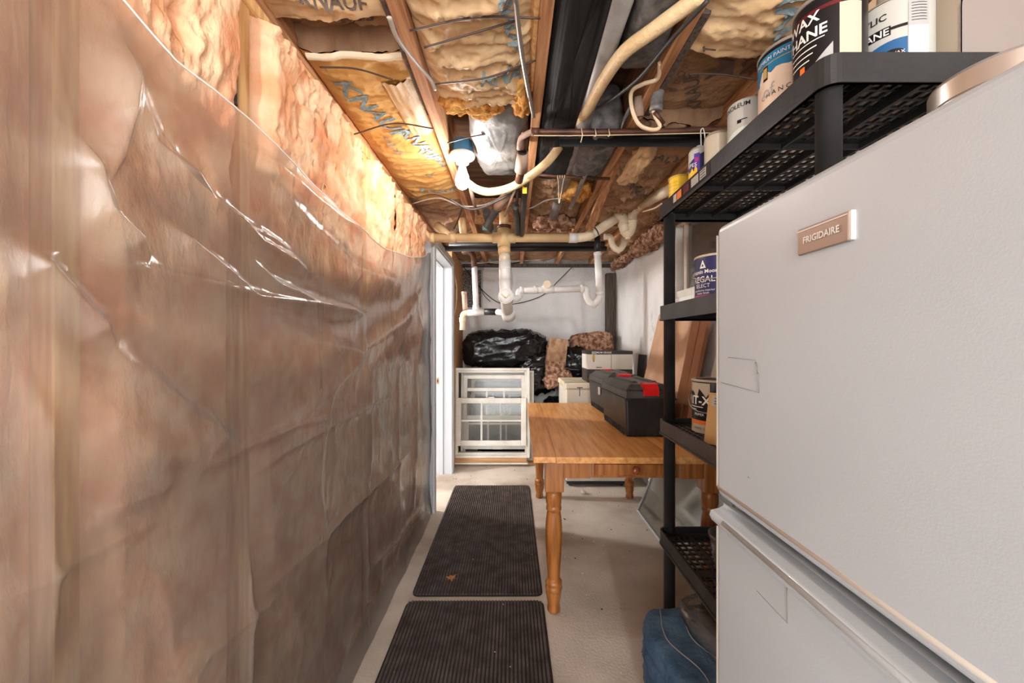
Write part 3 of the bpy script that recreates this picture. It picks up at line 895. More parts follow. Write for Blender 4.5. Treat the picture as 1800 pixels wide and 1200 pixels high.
# old copper cross pipe with its black bar, wire and string
yc = 1.64
t = thing('copper_pipe', 'old brown copper pipe hanging across below the joists', 'pipe', (.1, yc, 2.12))
MB().tube(cr([at(936, 232, yc), at(1050, 232, yc), at(1180, 231, yc), at(1240, 228, yc), at(1292, 227, yc)], 6), .0125, 14).build('tube', 'copper_old', t)
MB().tube([at(934, 232, yc), at(948, 232, yc)], .0165, 14).build('elbow_socket', 'copper_old', t)
MB().tube(fillet([at(936, 231, yc), at(925, 236, 1.66), at(914, 243, 1.70), at(913, 262, 1.74)], .03), .012, 12).build('elbow', 'foam_tube', t)
MB().tube([at(938, 238, yc - .016), at(1000, 238.5, yc - .016), at(1100, 237, yc - .016), at(1230, 234, yc - .016), at(1290, 233, yc - .016)], .002, 6).build('tie_wire', 'wire_cream', t)
for q in (1070, 1022, 1046):
    MB().tube([at(q, 226, yc - .02), at(q + 2, 238, yc - .022), at(q - 1, 250 if q < 1040 else 240, yc - .022)], .0022, 6).build('wire_twist', 'wire_cream', t)
MB().lathe([(.014, -.004), (.02, -.004), (.02, .004), (.014, .004)], tuple(at(1294, 232, yc)), 18, 'x').build('hanger_ring', 'steel', t)
ai = MB().box(at(985, 200, 1.70).x, at(1312, 200, 1.70).x, 1.685, 1.73, 2.165, 2.179)
ai.box(at(985, 200, 1.70).x, at(1312, 200, 1.70).x, 1.725, 1.73, 2.125, 2.166)
tag(ai.build('cross_bar', 'black_rubber'), 'black bar behind the old copper pipe', 'bar')
pipe('steel_pipe', [at(1295, 228, 1.68), at(1330, 220, 1.66)], .02, 'black_rubber', 'black pipe end where the copper pipe meets the shelf', n=14)
pipe('copper_rod', [at(943, 307, 2.12), at(1000, 311, 2.12), at(1072, 314, 2.12)], .008, 'copper_old', 'thin copper rod tied across behind the ducts')
t = thing('twine', 'pale twine knotted round the thin copper rod', 'string', tuple(at(985, 310, 2.1)))
for k in range(4):
    MB().lathe([(.009, -.002), (.0105, 0), (.009, .002)], tuple(at(980 + 4 * k, 310.5, 2.12)), 12, 'x').build('loop', 'wire_cream', t)
MB().tube(cr([at(981, 312, 2.105), at(982, 340, 2.105), at(983, 357, 2.10), at(988, 330, 2.10), at(991, 313, 2.105)], 6), .0022, 6).build('tail', 'wire_cream', t)
# foam-sleeved and dark pipes left of the middle joist
t = thing('sleeved_pipe', 'pipe in split tan foam sleeves descending left of the middle joist', 'pipe', tuple(at(900, 330, 2.1)))
MB().tube([at(921, 200, 1.66), at(922, 232, 1.72), at(920, 262, 1.80)], .018, 14).build('pipe', 'copper_old', t)
MB().tube([at(919, 268, 1.80), at(916, 300, 1.88)], [.026, .031], 18).build('foam_sleeve', 'foam_tube', t)
MB().tube([at(918.6, 266, 1.797), at(918.4, 269, 1.803)], .02, 18).build('sleeve_mouth', 'black_rubber', t)
MB().tube([at(916, 300, 1.88), at(912, 318, 1.95)], .02, 14).build('pipe', 'copper_old', t)
MB().tube([at(894, 338, 2.18), at(874, 365, 2.34)], .027, 18).build('foam_sleeve', 'foam_tube', t)
MB().tube([at(874, 365, 2.34), at(856, 396, 2.6)], .024, 18).build('pipe', 'dark_pipe', t)
MB().tube([at(874.5, 364, 2.335), at(873, 367, 2.35)], .0285, 18).build('ring', 'dark_pipe', t)
t = thing('drain_pipe', 'dark pipe with a yellow tag beside the middle joist', 'pipe', tuple(at(916, 380, 2.3)))
MB().tube([at(925, 318, 2.0), at(920, 360, 2.3), at(917, 412, 2.78)], .018, 14).build('pipe', 'dark_pipe', t)
p = at(922, 333, 2.06)
MB().box(p.x - .011, p.x + .011, p.y - .027, p.y - .022, p.z - .03, p.z + .025).build('tag', 'yellow', t)
pipe('drain_pipe', [at(912, 322, 2.05), at(908, 360, 2.35)], .009, 'dark_pipe', 'thin dark tube ending at the brass valve')
pipe('stick', [at(908, 325, 2.02), at(887, 380, 2.30)], [.008, .006], 'foam_tube', 'slim wooden stick leaning beside the foam-sleeved pipe', 'stick', 8)
t = thing('valve', 'corroded valve knot hanging on the thin dark tube', 'valve', tuple(at(905, 370, 2.4)))
MB().lump(tuple(at(906, 362, 2.36)), (.022, .02, .022), 1, 16, 12, lambda p: .006 * nz(p.x * 90, p.y * 90, p.z * 90)).build('body', 'felt_grey', t)
MB().tube([at(906, 366, 2.37), at(908, 378, 2.45), at(910, 410, 2.74)], [.016, .02, .018], 14).build('stem', 'dark_pipe', t)
MB().tube([at(894, 372, 2.38), at(904, 360, 2.36)], .006, 10).build('lever', 'foam_tube', t)
pipe('patina_pipe', [at(855, 372, 2.5), at(862, 402, 2.75)], .026, 'dark_pipe', 'dark pipe stub left of the drain stack')
pipe('patina_pipe', [at(849, 400, 2.72), at(868, 404, 2.75)], .016, 'teal_patina', 'green corroded joint left of the drain stack')
pipe('stick', [at(827, 330, 2.12), at(832, 352, 2.3), at(840, 376, 2.5)], .011, 'foam_tube', 'tan sleeved cable stub dropping below the lamp joist', 'cable', 10)

# cream and white drain pipes
def hub(m_, a, b, r, n=20):
    m_.tube([a, b], r, n)


Yp = 2.85
t = thing('drain_stack', 'tan plastic drain pipe with tee and white capped cleanout stack', 'pipe', (-.07, Yp, 1.45))
MB().tube([at(757, 418, Yp), at(1010, 418, Yp)], .031, 20).build('cross_pipe', 'pvc_tan', t)
MB().tube([at(756, 418, Yp), at(764, 418, Yp)], .036, 20).build('hub', 'pvc_tan', t)
MB().tube([at(790, 418, Yp), at(801, 418, Yp)], .035, 20).build('hub', 'pvc_tan', t)
MB().tube([at(791, 417, Yp), at(768, 396, Yp + .05)], .031, 20).build('wye_branch', 'pvc_tan', t)
MB().tube([at(866, 418, Yp), at(906, 418, Yp)], .038, 20).build('tee_hub', 'pvc_tan', t)
MB().tube([at(886, 402, Yp), at(886, 434, Yp)], .046, 24).build('tee', 'pvc_tan', t)
MB().tube([at(885.5, 374, Yp), at(886, 402, Yp)], .034, 20).build('riser', 'pvc_tan', t)
MB().tube([at(886, 397, Yp), at(886, 401.5, Yp)], .050, 24).build('clamp_band', 'copper_old', t)
MB().tube([at(886, 434, Yp), at(887, 446, Yp)], .044, 24).build('coupling', 'pvc_tan', t)
MB().tube([at(887, 446, Yp), at(887.5, 461, Yp)], .041, 24).build('clear_section', 'clear_pvc', t)
MB().tube([at(887.5, 459, Yp), at(888, 497, Yp)], .043, 24).build('stack_pipe', 'pvc_white', t)
MB().tube([at(888, 470, Yp), at(888, 473, Yp)], .0445, 24).build('hub', 'pvc_white', t)
MB().tube(fillet([at(888, 492, Yp), at(889, 520, Yp), at(893, 556, Yp + .25)], .09), .044, 24).build('wye', 'pvc_white', t)
c0 = at(889, 520, Yp - .055)
MB().tube([c0 + Vector((0, .06, 0)), c0], .054, 28).build('cleanout_hub', 'pvc_white', t)
cp = MB().lathe([(0, -.012), (.046, -.012), (.050, -.008), (.050, .003), (0, .003)], tuple(c0), 32, 'y').build('cleanout_cap', 'pvc_white', t)
m = MB()
for sx in (-1, 1):
    a, b = c0 + Vector((sx * .030, -.014, .012)), c0 + Vector((0, -.014, -.014))
    m.tube([a, b], .006, 8)
m.build('cap_chevron', 'pvc_cream', cp)
MB().tube([at(893, 548, Yp + .17), at(894, 556, Yp + .23)], .052, 24).build('hub', 'pvc_white', t)
MB().tube([at(893.5, 553, Yp + .2), at(893, 553, 4.69)], .043, 20).build('outlet_pipe', 'pvc_white', t)

t = thing('drain_branch', 'cream drain pipe with swan neck trap rising to the right', 'pipe', tuple(at(1060, 418, Yp)))
MB().tube([at(1000, 418, Yp), at(1015, 418, Yp)], .0355, 20).build('coupling', 'pvc_white', t)
MB().tube(fillet([at(1012, 418, Yp), at(1034, 416, Yp), at(1060, 399, Yp), at(1084, 383, Yp)], .06), .0325, 20).build('elbow', 'pvc_cream', t)
MB().tube([at(1032, 416, Yp), at(1042, 410, Yp)], .036, 20).build('hub', 'pvc_cream', t)
MB().tube([at(1046.5, 407.5, Yp), at(1048.5, 406.3, Yp)], .0335, 20).build('black_band', 'dark_pipe', t)
MB().tube(fillet([at(1082, 384.5, Yp), at(1094, 376, Yp), at(1096, 400, Yp), at(1103, 413, Yp), at(1111, 400, Yp), at(1111, 372, Yp), at(1130, 357, Yp - .12)], .05, 8), .0345, 20).build('trap', 'pvc_cream', t)
for a, b in (((1095, 392), (1096, 396)), ((1111, 392), (1111, 387)), ((1098, 404), (1100, 407))):
    MB().tube([at(*a, Yp), at(*b, Yp)], .038, 20).build('hub', 'pvc_cream', t)
MB().tube([at(1103, 410, Yp), at(1103.5, 420, Yp)], .019, 14).build('trap_plug', 'pvc_cream', t)
MB().tube([at(1125, 361, Yp - .08), at(1216, 311, 2.08)], .0335, 20).build('pipe', 'pvc_cream', t)
MB().tube([at(1122, 363, Yp - .07), at(1136, 354, Yp - .16)], .038, 20).build('hub', 'pvc_cream', t)
a, b = at(1140, 352, 2.66), at(1205, 317, 2.15)
ax = (b - a).normalized()
sd = ax.cross(Vector((0, 1, 0))).normalized()
up = sd.cross(ax)


def onpipe(x, y):
    w = y / .0338
    nrm = -Vector((0, 1, 0)) + ax * ax.y
    nrm.normalize()
    s2 = ax.cross(nrm).normalized()
    if s2.z < 0:
        s2 = -s2
    return a.lerp(b, .5) + ax * x + (nrm * math.cos(w) + s2 * math.sin(w)) * .0340


lettering('2" PVC DWV', .022, onpipe, 'ink_black', t, 0, .01)
MB().tube(fillet([at(1062, 416, 3.1), at(1074, 416, 3.1), at(1076, 432, 3.1), at(1087, 441, 3.1), at(1097, 430, 3.1), at(1097, 413, 3.1)], .04, 8), .0245, 16).build('rear_trap', 'pvc_cream', t)
MB().tube([at(1087, 438, 3.1), at(1087, 445, 3.1)], .012, 12).build('trap_plug', 'pvc_cream', t)

Yq = 3.0
t = thing('sink_drain', 'white plastic sink drain with deep trap hanging before the back wall', 'pipe', tuple(at(1000, 520, Yq)))
MB().tube([at(1050, 415, Yq), at(1050, 446, Yq)], .0225, 16).build('black_riser', 'black_rubber', t)
MB().tube([at(1050, 443, Yq), at(1054, 512, Yq)], .0262, 18).build('tailpipe', 'pvc_white', t)
MB().tube([at(1050, 443, Yq), at(1050.5, 449, Yq)], .029, 18).build('hub', 'pvc_white', t)
MB().tube(fillet([at(1054, 508, Yq), at(1055, 522, Yq), at(1043, 537, Yq), at(1032, 525, Yq), at(1031, 507, Yq), at(1020, 507, Yq)], .055, 8), .0265, 18).build('trap', 'pvc_white', t)
MB().tube([at(1054, 512, Yq), at(1054.5, 519, Yq)], .0305, 18).build('hub', 'pvc_white', t)
MB().tube([at(1044, 533, Yq), at(1044.5, 541, Yq)], .015, 14).build('trap_plug', 'pvc_white', t)
MB().tube([at(1028, 507, Yq), at(916, 511, Yq)], .0245, 18).build('waste_arm', 'pvc_white', t)
for a, b in ((938, 946), (952, 974), (1020, 1027), (914, 921)):
    MB().tube([at(a, 510 - (a - 914) * .026, Yq), at(b, 510 - (b - 914) * .026, Yq)], .029, 18).build('hub', 'pvc_white', t)
p = at(961, 503, Yq)
MB().tube([p + Vector((0, .03, 0)), p + Vector((0, -.04, .01))], .029, 20).build('cleanout_cap', 'pvc_cream', t)
MB().tube(fillet([at(917, 511, Yq), at(912, 512, Yq), at(912, 523, Yq), at(900, 527, Yq - .05)], .03), .0255, 18).build('elbow', 'pvc_white', t)

Yw = 3.5
t = thing('vent_pipe', 'white vent pipe with black rubber coupling by the door frame', 'pipe', tuple(at(836, 548, Yw)))
MB().tube([at(834, 469, Yw), at(837, 540, Yw)], .025, 18).build('vertical_pipe', 'pvc_white', t)
MB().tube(fillet([at(815, 442, Yw + .1), at(832, 443, Yw), at(834, 471, Yw)], .07), .025, 18).build('brown_elbow', 'copper_old', t)
MB().tube([at(836.5, 536, Yw), at(837, 547, Yw)], .029, 18).build('tee_neck', 'pvc_white', t)
MB().tube([at(822, 550, Yw), at(853, 548, Yw)], .028, 18).build('tee', 'pvc_white', t)
MB().tube([at(852, 548, Yw), at(874, 548, Yw - .02)], .029, 18).build('rubber_coupling', 'black_rubber', t)
MB().tube([at(873, 548, Yw - .02), at(886, 550, Yw - .1)], .026, 18).build('outlet', 'pvc_white', t)
MB().tube(fillet([at(824, 550, Yw), at(814, 551, Yw), at(813, 580, Yw)], .06), .026, 18).build('elbow', 'pvc_cream', t)
MB().tube([at(813, 558, Yw), at(813.5, 566, Yw)], .030, 18).build('hub', 'pvc_cream', t)
MB().tube([at(816, 514, Yw + .05), at(818, 545, Yw + .02)], .0225, 18).build('open_stub', 'foam_tube', t)
MB().tube([at(816, 512.5, Yw + .05), at(816, 517, Yw + .05)], .026, 18).build('stub_collar', 'foam_tube', t)
pipe('tan_riser', fillet([at(812, 384, 3.0), at(814, 404, 3.0), at(815, 410, 3.05)], .03), .029, 'pvc_tan', 'tan riser elbow behind the cross drain pipe', n=18)
pipe('black_pipe', [at(783, 437, 3.25), at(1066, 437, 3.25)], .022, 'black_rubber', 'black pipe running across behind the tan drain pipe', n=14)
pipe('black_pipe', [at(790, 431, 3.4), at(1062, 430, 3.4)], .03, 'dark_pipe', 'dusty dark pipe above the black cross pipe', n=14)

# thin wires
for lb, mt, r, pts in (
        ('black wire drooping across the back wall behind the drain stack', 'wire_black', .005, [at(800, 457, 4.66), at(820, 475, 4.66), at(850, 512, 4.66), at(880, 533, 4.66), at(915, 532, 4.66), at(955, 518, 4.66), at(985, 490, 4.66), at(1007, 468, 4.66)]),
        ('second black wire beside the rough block opening', 'wire_black', .004, [at(842, 500, 4.67), at(852, 520, 4.67), at(862, 530, 4.67)]),
        ('black wire along the top of the back wall', 'wire_black', .007, [at(810, 455, 4.6), at(880, 465, 4.6), at(930, 458, 4.6), at(1000, 450, 4.6), at(1040, 455, 4.6)]),
        ('pale wire along the top of the back wall', 'wire_cream', .006, [at(830, 462, 4.55), at(900, 459, 4.55), at(960, 455, 4.55), at(1010, 445, 4.5), at(1040, 452, 4.5)]),
        ('orange wire drooping on the bare panel beyond the door frame', 'copper_old', .005, [at(795, 490, 4.0), at(801, 505, 4.1), at(803, 530, 4.2), at(797, 560, 4.0)]),
        ('pale cable hanging beyond the white door frame', 'wire_cream', .006, [at(795, 470, 4.0), at(802, 500, 4.1), at(802, 535, 4.1), at(796, 562, 4.0)]),
        ('wavy grey wire slung below the joists past the lamp', 'wire_grey', .004, [at(724, 358, 2.55), at(770, 348, 2.45), at(812, 362, 2.4), at(850, 360, 2.35), at(880, 346, 2.25), at(930, 310, 2.05)]),
        ('dark wire hanging beside the tan riser', 'wire', .005, [at(812, 365, 2.6), at(806, 385, 2.7), at(798, 402, 2.8)]),
        ('thin wire stretched in front of the grey duct', 'wire', .0025, [at(786, 251, 1.72), at(830, 240, 1.72), at(875, 233, 1.72), at(898, 235, 1.72)]),
        ('curled wire spanning the joists near the drain stack', 'wire_grey', .004, [at(905, 352, 2.4), at(930, 366, 2.45), at(960, 352, 2.4), at(990, 348, 2.4)]),
        ('pale wire above the cream trap', 'wire_cream', .005, [at(1130, 372, 2.5), at(1150, 366, 2.4), at(1163, 358, 2.3)]),
        ('white stick lying behind the shelf corner', 'pvc_cream', .009, [at(1268, 265, 1.75), at(1290, 240, 1.68)])):
    pipe('wire', pts, r, mt, lb, 'wire', 6, 8)
sup = 'spring wires holding the batts'
for lb, u0, v0, u1, v1, bow in (('dark support wire bowed under the lamplight-coloured paper batt', 622, 236, 762, 226, -14), ('long dark support wire under the crumpled batt near the picture top', 720, 54, 950, 32, -12),
                                ('slack support wire halfway along the crumpled batt', 745, 84, 908, 36, 0), ('support wire at the end of the crumpled batt', 765, 148, 945, 105, 10),
                                ('support wire under the far paper batt above the door', 722, 352, 800, 355, -12), ('support wire across the printed batt right of the joist', 1212, 130, 1330, 140, -4),
                                ('support wire across the first recessed paper batt', 562, 118, 690, 140, -8)):
    y = (ZJ - .03 - H) * F / (600 - (v0 + v1) / 2)
    pipe('support_wire', [at(u0, v0, y), at((u0 + u1) / 2, (v0 + v1) / 2 + bow, y), at(u1, v1, y)], .0028, 'wire', lb, 'wire', 6, 8, sup)
t = thing('nail', 'bent nail sticking from the right joist', 'nail', tuple(at(1240, 85, 1.2)))
MB().tube([at(1238, 86, 1.2), at(1258, 88, 1.2)], .0022, 6).build('shank', 'wire', t)
MB().tube([at(1237, 82, 1.2), at(1237.5, 90, 1.2)], .003, 6).build('head', 'wire', t)

# ------------------------------------------------------------------ floor mats
def rmat(label, x0, x1, y0, y1, rz):
    w, l = x1 - x0, y1 - y0
    t = thing('floor_mat', label, 'mat', ((x0 + x1) / 2, (y0 + y1) / 2, .002), rz, 'ribbed floor mats')
    R = .035

    def outline(g):
        pts = []
        for cx, cy, a in ((w / 2 - R, -l / 2 + R, -PI / 2), (w / 2 - R, l / 2 - R, 0), (-w / 2 + R, l / 2 - R, PI / 2), (-w / 2 + R, -l / 2 + R, PI)):
            for k in range(6):
                q = a + PI / 2 * k / 5
                pts.append((cx + (R - g) * math.cos(q), cy + (R - g) * math.sin(q)))
        return pts
    MB().prism(outline(0), 0, .005).build('rubber_base', 'black_rubber', t, local=True)
    m = MB()
    n = 42
    p = (w - .012) / n
    for i in range(n):
        a = -w / 2 + .006 + i * p
        c = a + p / 2
        d = max(0, abs(c) - (w / 2 - R))
        h = l / 2 - .006 - (R - math.sqrt(max(0, R * R - d * d)) if d > 0 else 0)
        m.add([(a, -h, .004), (a + p * .2, -h, .012), (a + p * .6, -h, .012), (a + p * .8, -h, .004), (a, h, .004), (a + p * .2, h, .012), (a + p * .6, h, .012), (a + p * .8, h, .004)],
              [(0, 1, 5, 4), (1, 2, 6, 5), (2, 3, 7, 6), (0, 3, 2, 1), (4, 5, 6, 7)])
    m.build('ribs', 'mat', t, local=True)['kind'] = 'stuff'
    return t


rmat('brown ribbed floor mat farther away, by the white door frame', -.517, .143, 1.995, 3.52, .005)
rmat('brown ribbed floor mat nearest the camera, cut by the picture edge', -.517, .150, .42, 1.955, .005)
# oak leaf on the far mat
t = thing('dry_leaf', 'small dry brown leaf lying on the far mat', 'leaf', (*atz(793, 1018, .014).xy, .014), .3)
lf = [(0, -.032), (.008, -.012), (.030, -.016), (.016, .002), (.028, .018), (.010, .014), (0, .036), (-.009, .014), (-.027, .02), (-.015, .002), (-.03, -.012), (-.008, -.012)]
MB().add([(0, 0, .004)] + [(x, y, .004 + .006 * abs(math.sin(i * 2.1))) for i, (x, y) in enumerate(lf)], [(0, 1 + i, 1 + (i + 1) % 12) for i in range(12)]).build('blade', 'leaf', t, local=True)
MB().tube([(0, 0, .006), (.02, .02, .008), (.045, .03, .006)], .0012, 5).build('stalk', 'leaf', t, local=True)
# grit and flakes
rg = random.Random(3)
m, m2 = MB(), MB()
for k in range(260):
    if k < 40:
        x, y, z = rg.uniform(-.5, .13), rg.uniform(1.5, 3.5), .0115
    elif k < 150:
        x, y, z = rg.uniform(.2, 1.15), rg.uniform(2.2, 4.2), .004
    elif k < 200:
        x, y, z = rg.uniform(-.6, .2), rg.uniform(3.6, 4.1), .004
    else:
        x, y, z = rg.uniform(.16, 1.1), rg.uniform(1.3, 3.2), .004
    s = rg.uniform(.0015, .005) * (1.4 if k > 40 else 1)
    a = rg.uniform(0, 6)
    (m if rg.random() < .6 else m2).add([(x + s * math.cos(a + i * 2.1), y + s * math.sin(a + i * 2.1), z) for i in range(3)] + [(x, y, z + s)], [(0, 1, 3), (1, 2, 3), (2, 0, 3), (0, 2, 1)])
tag(m.build('plaster_crumbs', 'debris'), 'pale plaster crumbs scattered over floor and mats', 'debris', kind='stuff')
tag(m2.build('dirt_crumbs', 'debris_dark'), 'dark dirt crumbs scattered under the table', 'debris', kind='stuff')
for nm, lb, u, v, r in (('crumpled_paper', 'small crumpled paper ball under the far side of the table', 1026, 864, .022),):
    c = atz(u, v, .02)
    tag(MB().lump(tuple(c), (r, r, r * .8), 1, 16, 10, lambda p: .006 * nz(p.x * 70, p.y * 70, p.z * 70)).build(nm, 'debris'), lb, 'paper')

# ------------------------------------------------------------------ table
TX0, TX1, TY0, TY1, TZ = .10, 1.04, 1.785, 3.375, .76
ta = thing('table', 'honey oak farmhouse table with turned legs and end drawer', 'table', ((TX0 + TX1) / 2, (TY0 + TY1) / 2, 0), math.radians(-.9))
tw, tl = (TX1 - TX0) / 2, (TY1 - TY0) / 2
tp = thing('table_top', None, None)
tp.parent = ta
nb = 9
for i in range(nb):
    a = -tw + 2 * tw * i / nb
    MB().box(a + .0001, a + 2 * tw / nb - .0001, -tl, tl, TZ - .028, TZ).build('board', 'oak', tp, .003 if i in (0, nb - 1) else .0004, 2, local=True)
LW = .0435
lx, ly = tw - .058 - LW, tl - .062 - LW
prof = [(.0, .58), (.026, .579), (.030, .574), (.037, .566), (.0385, .545), (.037, .515), (.033, .503), (.036, .497), (.037, .490), (.036, .483), (.031, .477), (.034, .46), (.0385, .42), (.040, .375), (.0385, .31),
        (.034, .24), (.029, .175), (.028, .155), (.034, .15), (.039, .143), (.040, .135), (.036, .127), (.037, .122), (.040, .115), (.0395, .105), (.034, .098), (.036, .088), (.034, .07), (.0285, .045), (.0275, .035), (.031, .015), (.030, .002), (0, .001)]
for sx in (-1, 1):
    for sy in (-1, 1):
        x, y = sx * lx, sy * ly
        m = MB().box(x - LW, x + LW, y - LW, y + LW, .578, TZ - .028)
        m.lathe(prof, (x, y, 0), 28)
        m.build('leg', 'oak_leg', ta, .003, 2, local=True)
az0, az1 = .640, TZ - .028
yn = -ly - LW + .012
MB().box(-lx + LW, -.20, yn, yn + .022, az0, az1).build('apron', 'oak_leg', ta, .001, 1, local=True)
MB().box(.222, lx - LW, yn, yn + .022, az0, az1).build('apron', 'oak_leg', ta, .001, 1, local=True)
MB().box(-.20, .222, yn + .004, yn + .022, az1 - .010, az1).build('apron', 'oak_leg', ta, 0, 1, local=True)
MB().box(-lx + LW, lx - LW, -yn - .022, -yn, az0, az1).build('apron', 'oak_leg', ta, .001, 1, local=True)
for s in (-1, 1):
    MB().box(s * (lx + LW - .012) - (.022 if s > 0 else 0), s * (lx + LW - .012) + (0 if s > 0 else .022), -ly + LW, ly - LW, az0, az1).build('apron', 'oak_leg', ta, .001, 1, local=True)
dr = thing('drawer', None, None)
dr.parent = ta
MB().box(-.194, .216, yn + .006, yn + .02, az0 + .002, az1 - .011).build('drawer_front', 'oak_leg', dr, .0025, 2, local=True)
MB().box(-.180, .202, yn - .006, yn + .003, az0 + .016, az1 - .024).build('raised_panel', 'oak_leg', dr, .003, 2, local=True)
MB().lathe([(0, yn - .034), (.010, yn - .034), (.017, yn - .029), (.0185, yn - .022), (.014, yn - .014), (.008, yn - .008), (.010, yn), (0, yn)], (.006, 0, (az0 + az1) / 2 - .002), 22, 'y').build('knob', 'oak_knob', dr, local=True)

# ------------------------------------------------------------------ tool boxes on the table
def toolbox(label, x, y, L, rz, near_latch=True):
    t = thing('tool_box', label, 'tool box', (x, y, TZ + .001), rz, 'black tool boxes on the table')
    w, l = .14, L / 2
    wb, lb = w - .014, l - .016

    def ring(a, b, z):
        return [(-a, -b, z), (a, -b, z), (a, b, z), (-a, b, z)]
    MB().hexa(ring(wb, lb, 0) + ring(w - .003, l - .004, .205)).build('body', 'tool_black', t, .012, 3, local=True)
    MB().hexa(ring(w + .004, l + .004, .200) + ring(w + .004, l + .004, .210)).build('rim', 'tool_black', t, .003, 2, local=True)
    m = MB().hexa(ring(w, l, .208) + ring(w - .004, l - .006, .252))
    m.build('lid', 'tool_lid', t, .006, 2, local=True)
    MB().hexa(ring(w - .006, l - .008, .250) + ring(w - .045, l - .05, .284)).build('lid_crown', 'tool_lid', t, .006, 2, local=True)
    for s in (-1, 1):
        MB().hexa(ring(.018, l - .09, .280) + ring(.012, l - .10, .296)).xf(Matrix.Translation((s * .055, 0, 0))).build('lid_ridge', 'tool_lid', t, .004, 2, local=True)
    # toothed edge along the ends of the lid, and foot ribs
    m = MB()
    for s in (-1, 1):
        for k in range(26):
            q = -w + .012 + k * (2 * w - .024) / 25
            m.box(q - .0022, q + .0022, s * (l - .012) - .006, s * (l - .012) + .004, .250, .256)
    m.build('toothed_edge', 'tool_black', t, local=True)
    m = MB()
    for k in range(7):
        q = -.085 + k * .028
        for s in (-1, 1):
            m.hexa([(q - .006, s * (lb + .002) - .004, .004), (q + .006, s * (lb + .002) - .004, .004), (q + .006, s * (lb + .002) + .004, .004), (q - .006, s * (lb + .002) + .004, .004),
                    (q - .002, s * (lb + .004) - .003, .035), (q + .002, s * (lb + .004) - .003, .035), (q + .002, s * (lb + .004) + .003, .035), (q - .002, s * (lb + .004) + .003, .035)])
    for k in range(12):
        q = -lb + .05 + k * (2 * lb - .1) / 11
        for s in (-1, 1):
            m.hexa([(s * (wb + .002) - .004, q - .006, .004), (s * (wb + .002) + .004, q - .006, .004), (s * (wb + .002) + .004, q + .006, .004), (s * (wb + .002) - .004, q + .006, .004),
                    (s * (wb + .004) - .003, q - .002, .04), (s * (wb + .004) + .003, q - .002, .04), (s * (wb + .004) + .003, q + .002, .04), (s * (wb + .004) - .003, q + .002, .04)])
    m.build('foot_ribs', 'tool_black', t, local=True)
    for s in (-1, 1):
        poly = [(l - .050, .278), (l - .044, .294), (l - .010, .286), (l + .010, .262), (l + .010, .225), (l + .001, .225), (l - .002, .256), (l - .016, .272)]
        m = MB()
        n = len(poly)
        vs = [(-.040, s * a, b) for a, b in poly] + [(.040, s * a, b) for a, b in poly]
        m.add(vs, [(i, (i + 1) % n, n + (i + 1) % n, n + i) for i in range(n)] + [tuple(range(n)), tuple(n + i for i in reversed(range(n)))])
        m.build('latch', 'red', t, .002, 2, local=True)
    m = MB()
    for s in (-1, 1):
        m.box(s * (l + .003) - .006, s * (l + .003) + .004, 0, .001, 0, .001) if False else None
    return t


A = toolbox('front black tool box with red end latches, at the table drawer end', .735, 2.42, .53, math.radians(1.5))
B = toolbox('rear black tool box with a white sticker, behind the other', .765, 3.02, .53, math.radians(2))
MB().box(-.144, -.138, -.12, -.07, .13, .185).build('sticker', 'can_white', B, local=True)

# ------------------------------------------------------------------ boards leaning on the right wall, standing on the table
def leaning(name, label, mat, y0, y1, xb, zt, xt, th=.012, z0=TZ, cat='board', skew=0., parent=None, bev=.001):
    m = MB().hexa([(xb, y0, z0), (xb + th, y0, z0), (xb + th, y1, z0), (xb, y1, z0), (xt - th, y0 + skew, zt), (xt, y0 + skew, zt), (xt, y1 + skew, zt), (xt - th, y1 + skew, zt)])
    return tag(m.build(name, mat, None, bev, 1), label, cat)


leaning('cardboard_sheet', 'wide tan cardboard sheet leaning on the foundation wall behind the tool boxes', 'cardboard', 2.42, 3.12, .965, 1.49, 1.150, .012)
leaning('wood_board', 'wider brown board leaning in front of the cardboard sheet', 'cardboard_brown', 2.30, 2.40, .945, 1.50, 1.125, .022, skew=.02)
leaning('wood_board', 'narrow brown board leaning beside the shelf post', 'cardboard_brown', 2.17, 2.25, .925, 1.50, 1.11, .022, skew=.02)
leaning('grey_panel', 'pale grey panel leaning behind the black paint can', 'grey_board', 1.93, 2.14, .985, 1.50, 1.16, .012)
leaning('dark_panel', 'dark cardboard offcut standing in the wall corner behind the white carton', 'card_dark', 3.55, 3.75, 1.14, 1.16, 1.185, .01, z0=.70)
# glass pane with white edging leaning under the table
gp = thing('glass_panel', 'glass panel with white edging leaning against the wall under the table', 'glass panel', (1.0, 2.5, 0))
g0, g1, gx0, gx1, gz = 2.02, 3.0, .935, 1.15, .52


def gpt(y, k, o=0.):
    return Vector((gx0 + (gx1 - gx0) * k + o * .9, y, .006 + gz * k - o * .38))


MB().hexa([gpt(g0, 0), gpt(g0, 0, .005), gpt(g1, 0, .005), gpt(g1, 0), gpt(g0, 1), gpt(g0, 1, .005), gpt(g1, 1, .005), gpt(g1, 1)]).build('pane', 'glass', gp)
for a, b in (((g0, 0), (g1, 0)), ((g1, 0), (g1, 1)), ((g1, 1), (g0, 1)), ((g0, 1), (g0, 0))):
    MB().tube([gpt(*a), gpt(*b)], .008, 6).build('edging', 'trim_white', gp)

# ------------------------------------------------------------------ things piled before the back wall
def bagdisp(seed, a=.03):
    return lambda p: a * nz(p.x * 5 + seed, p.y * 5, p.z * 5, 3) + .022 * ridge(p.x * 9 + p.z * 7 + seed, p.y * 6, p.z * 11 - p.x * 6) ** 3 + .009 * ridge(p.x * 24 + p.z * 16, p.z * 26 - p.x * 9, seed)


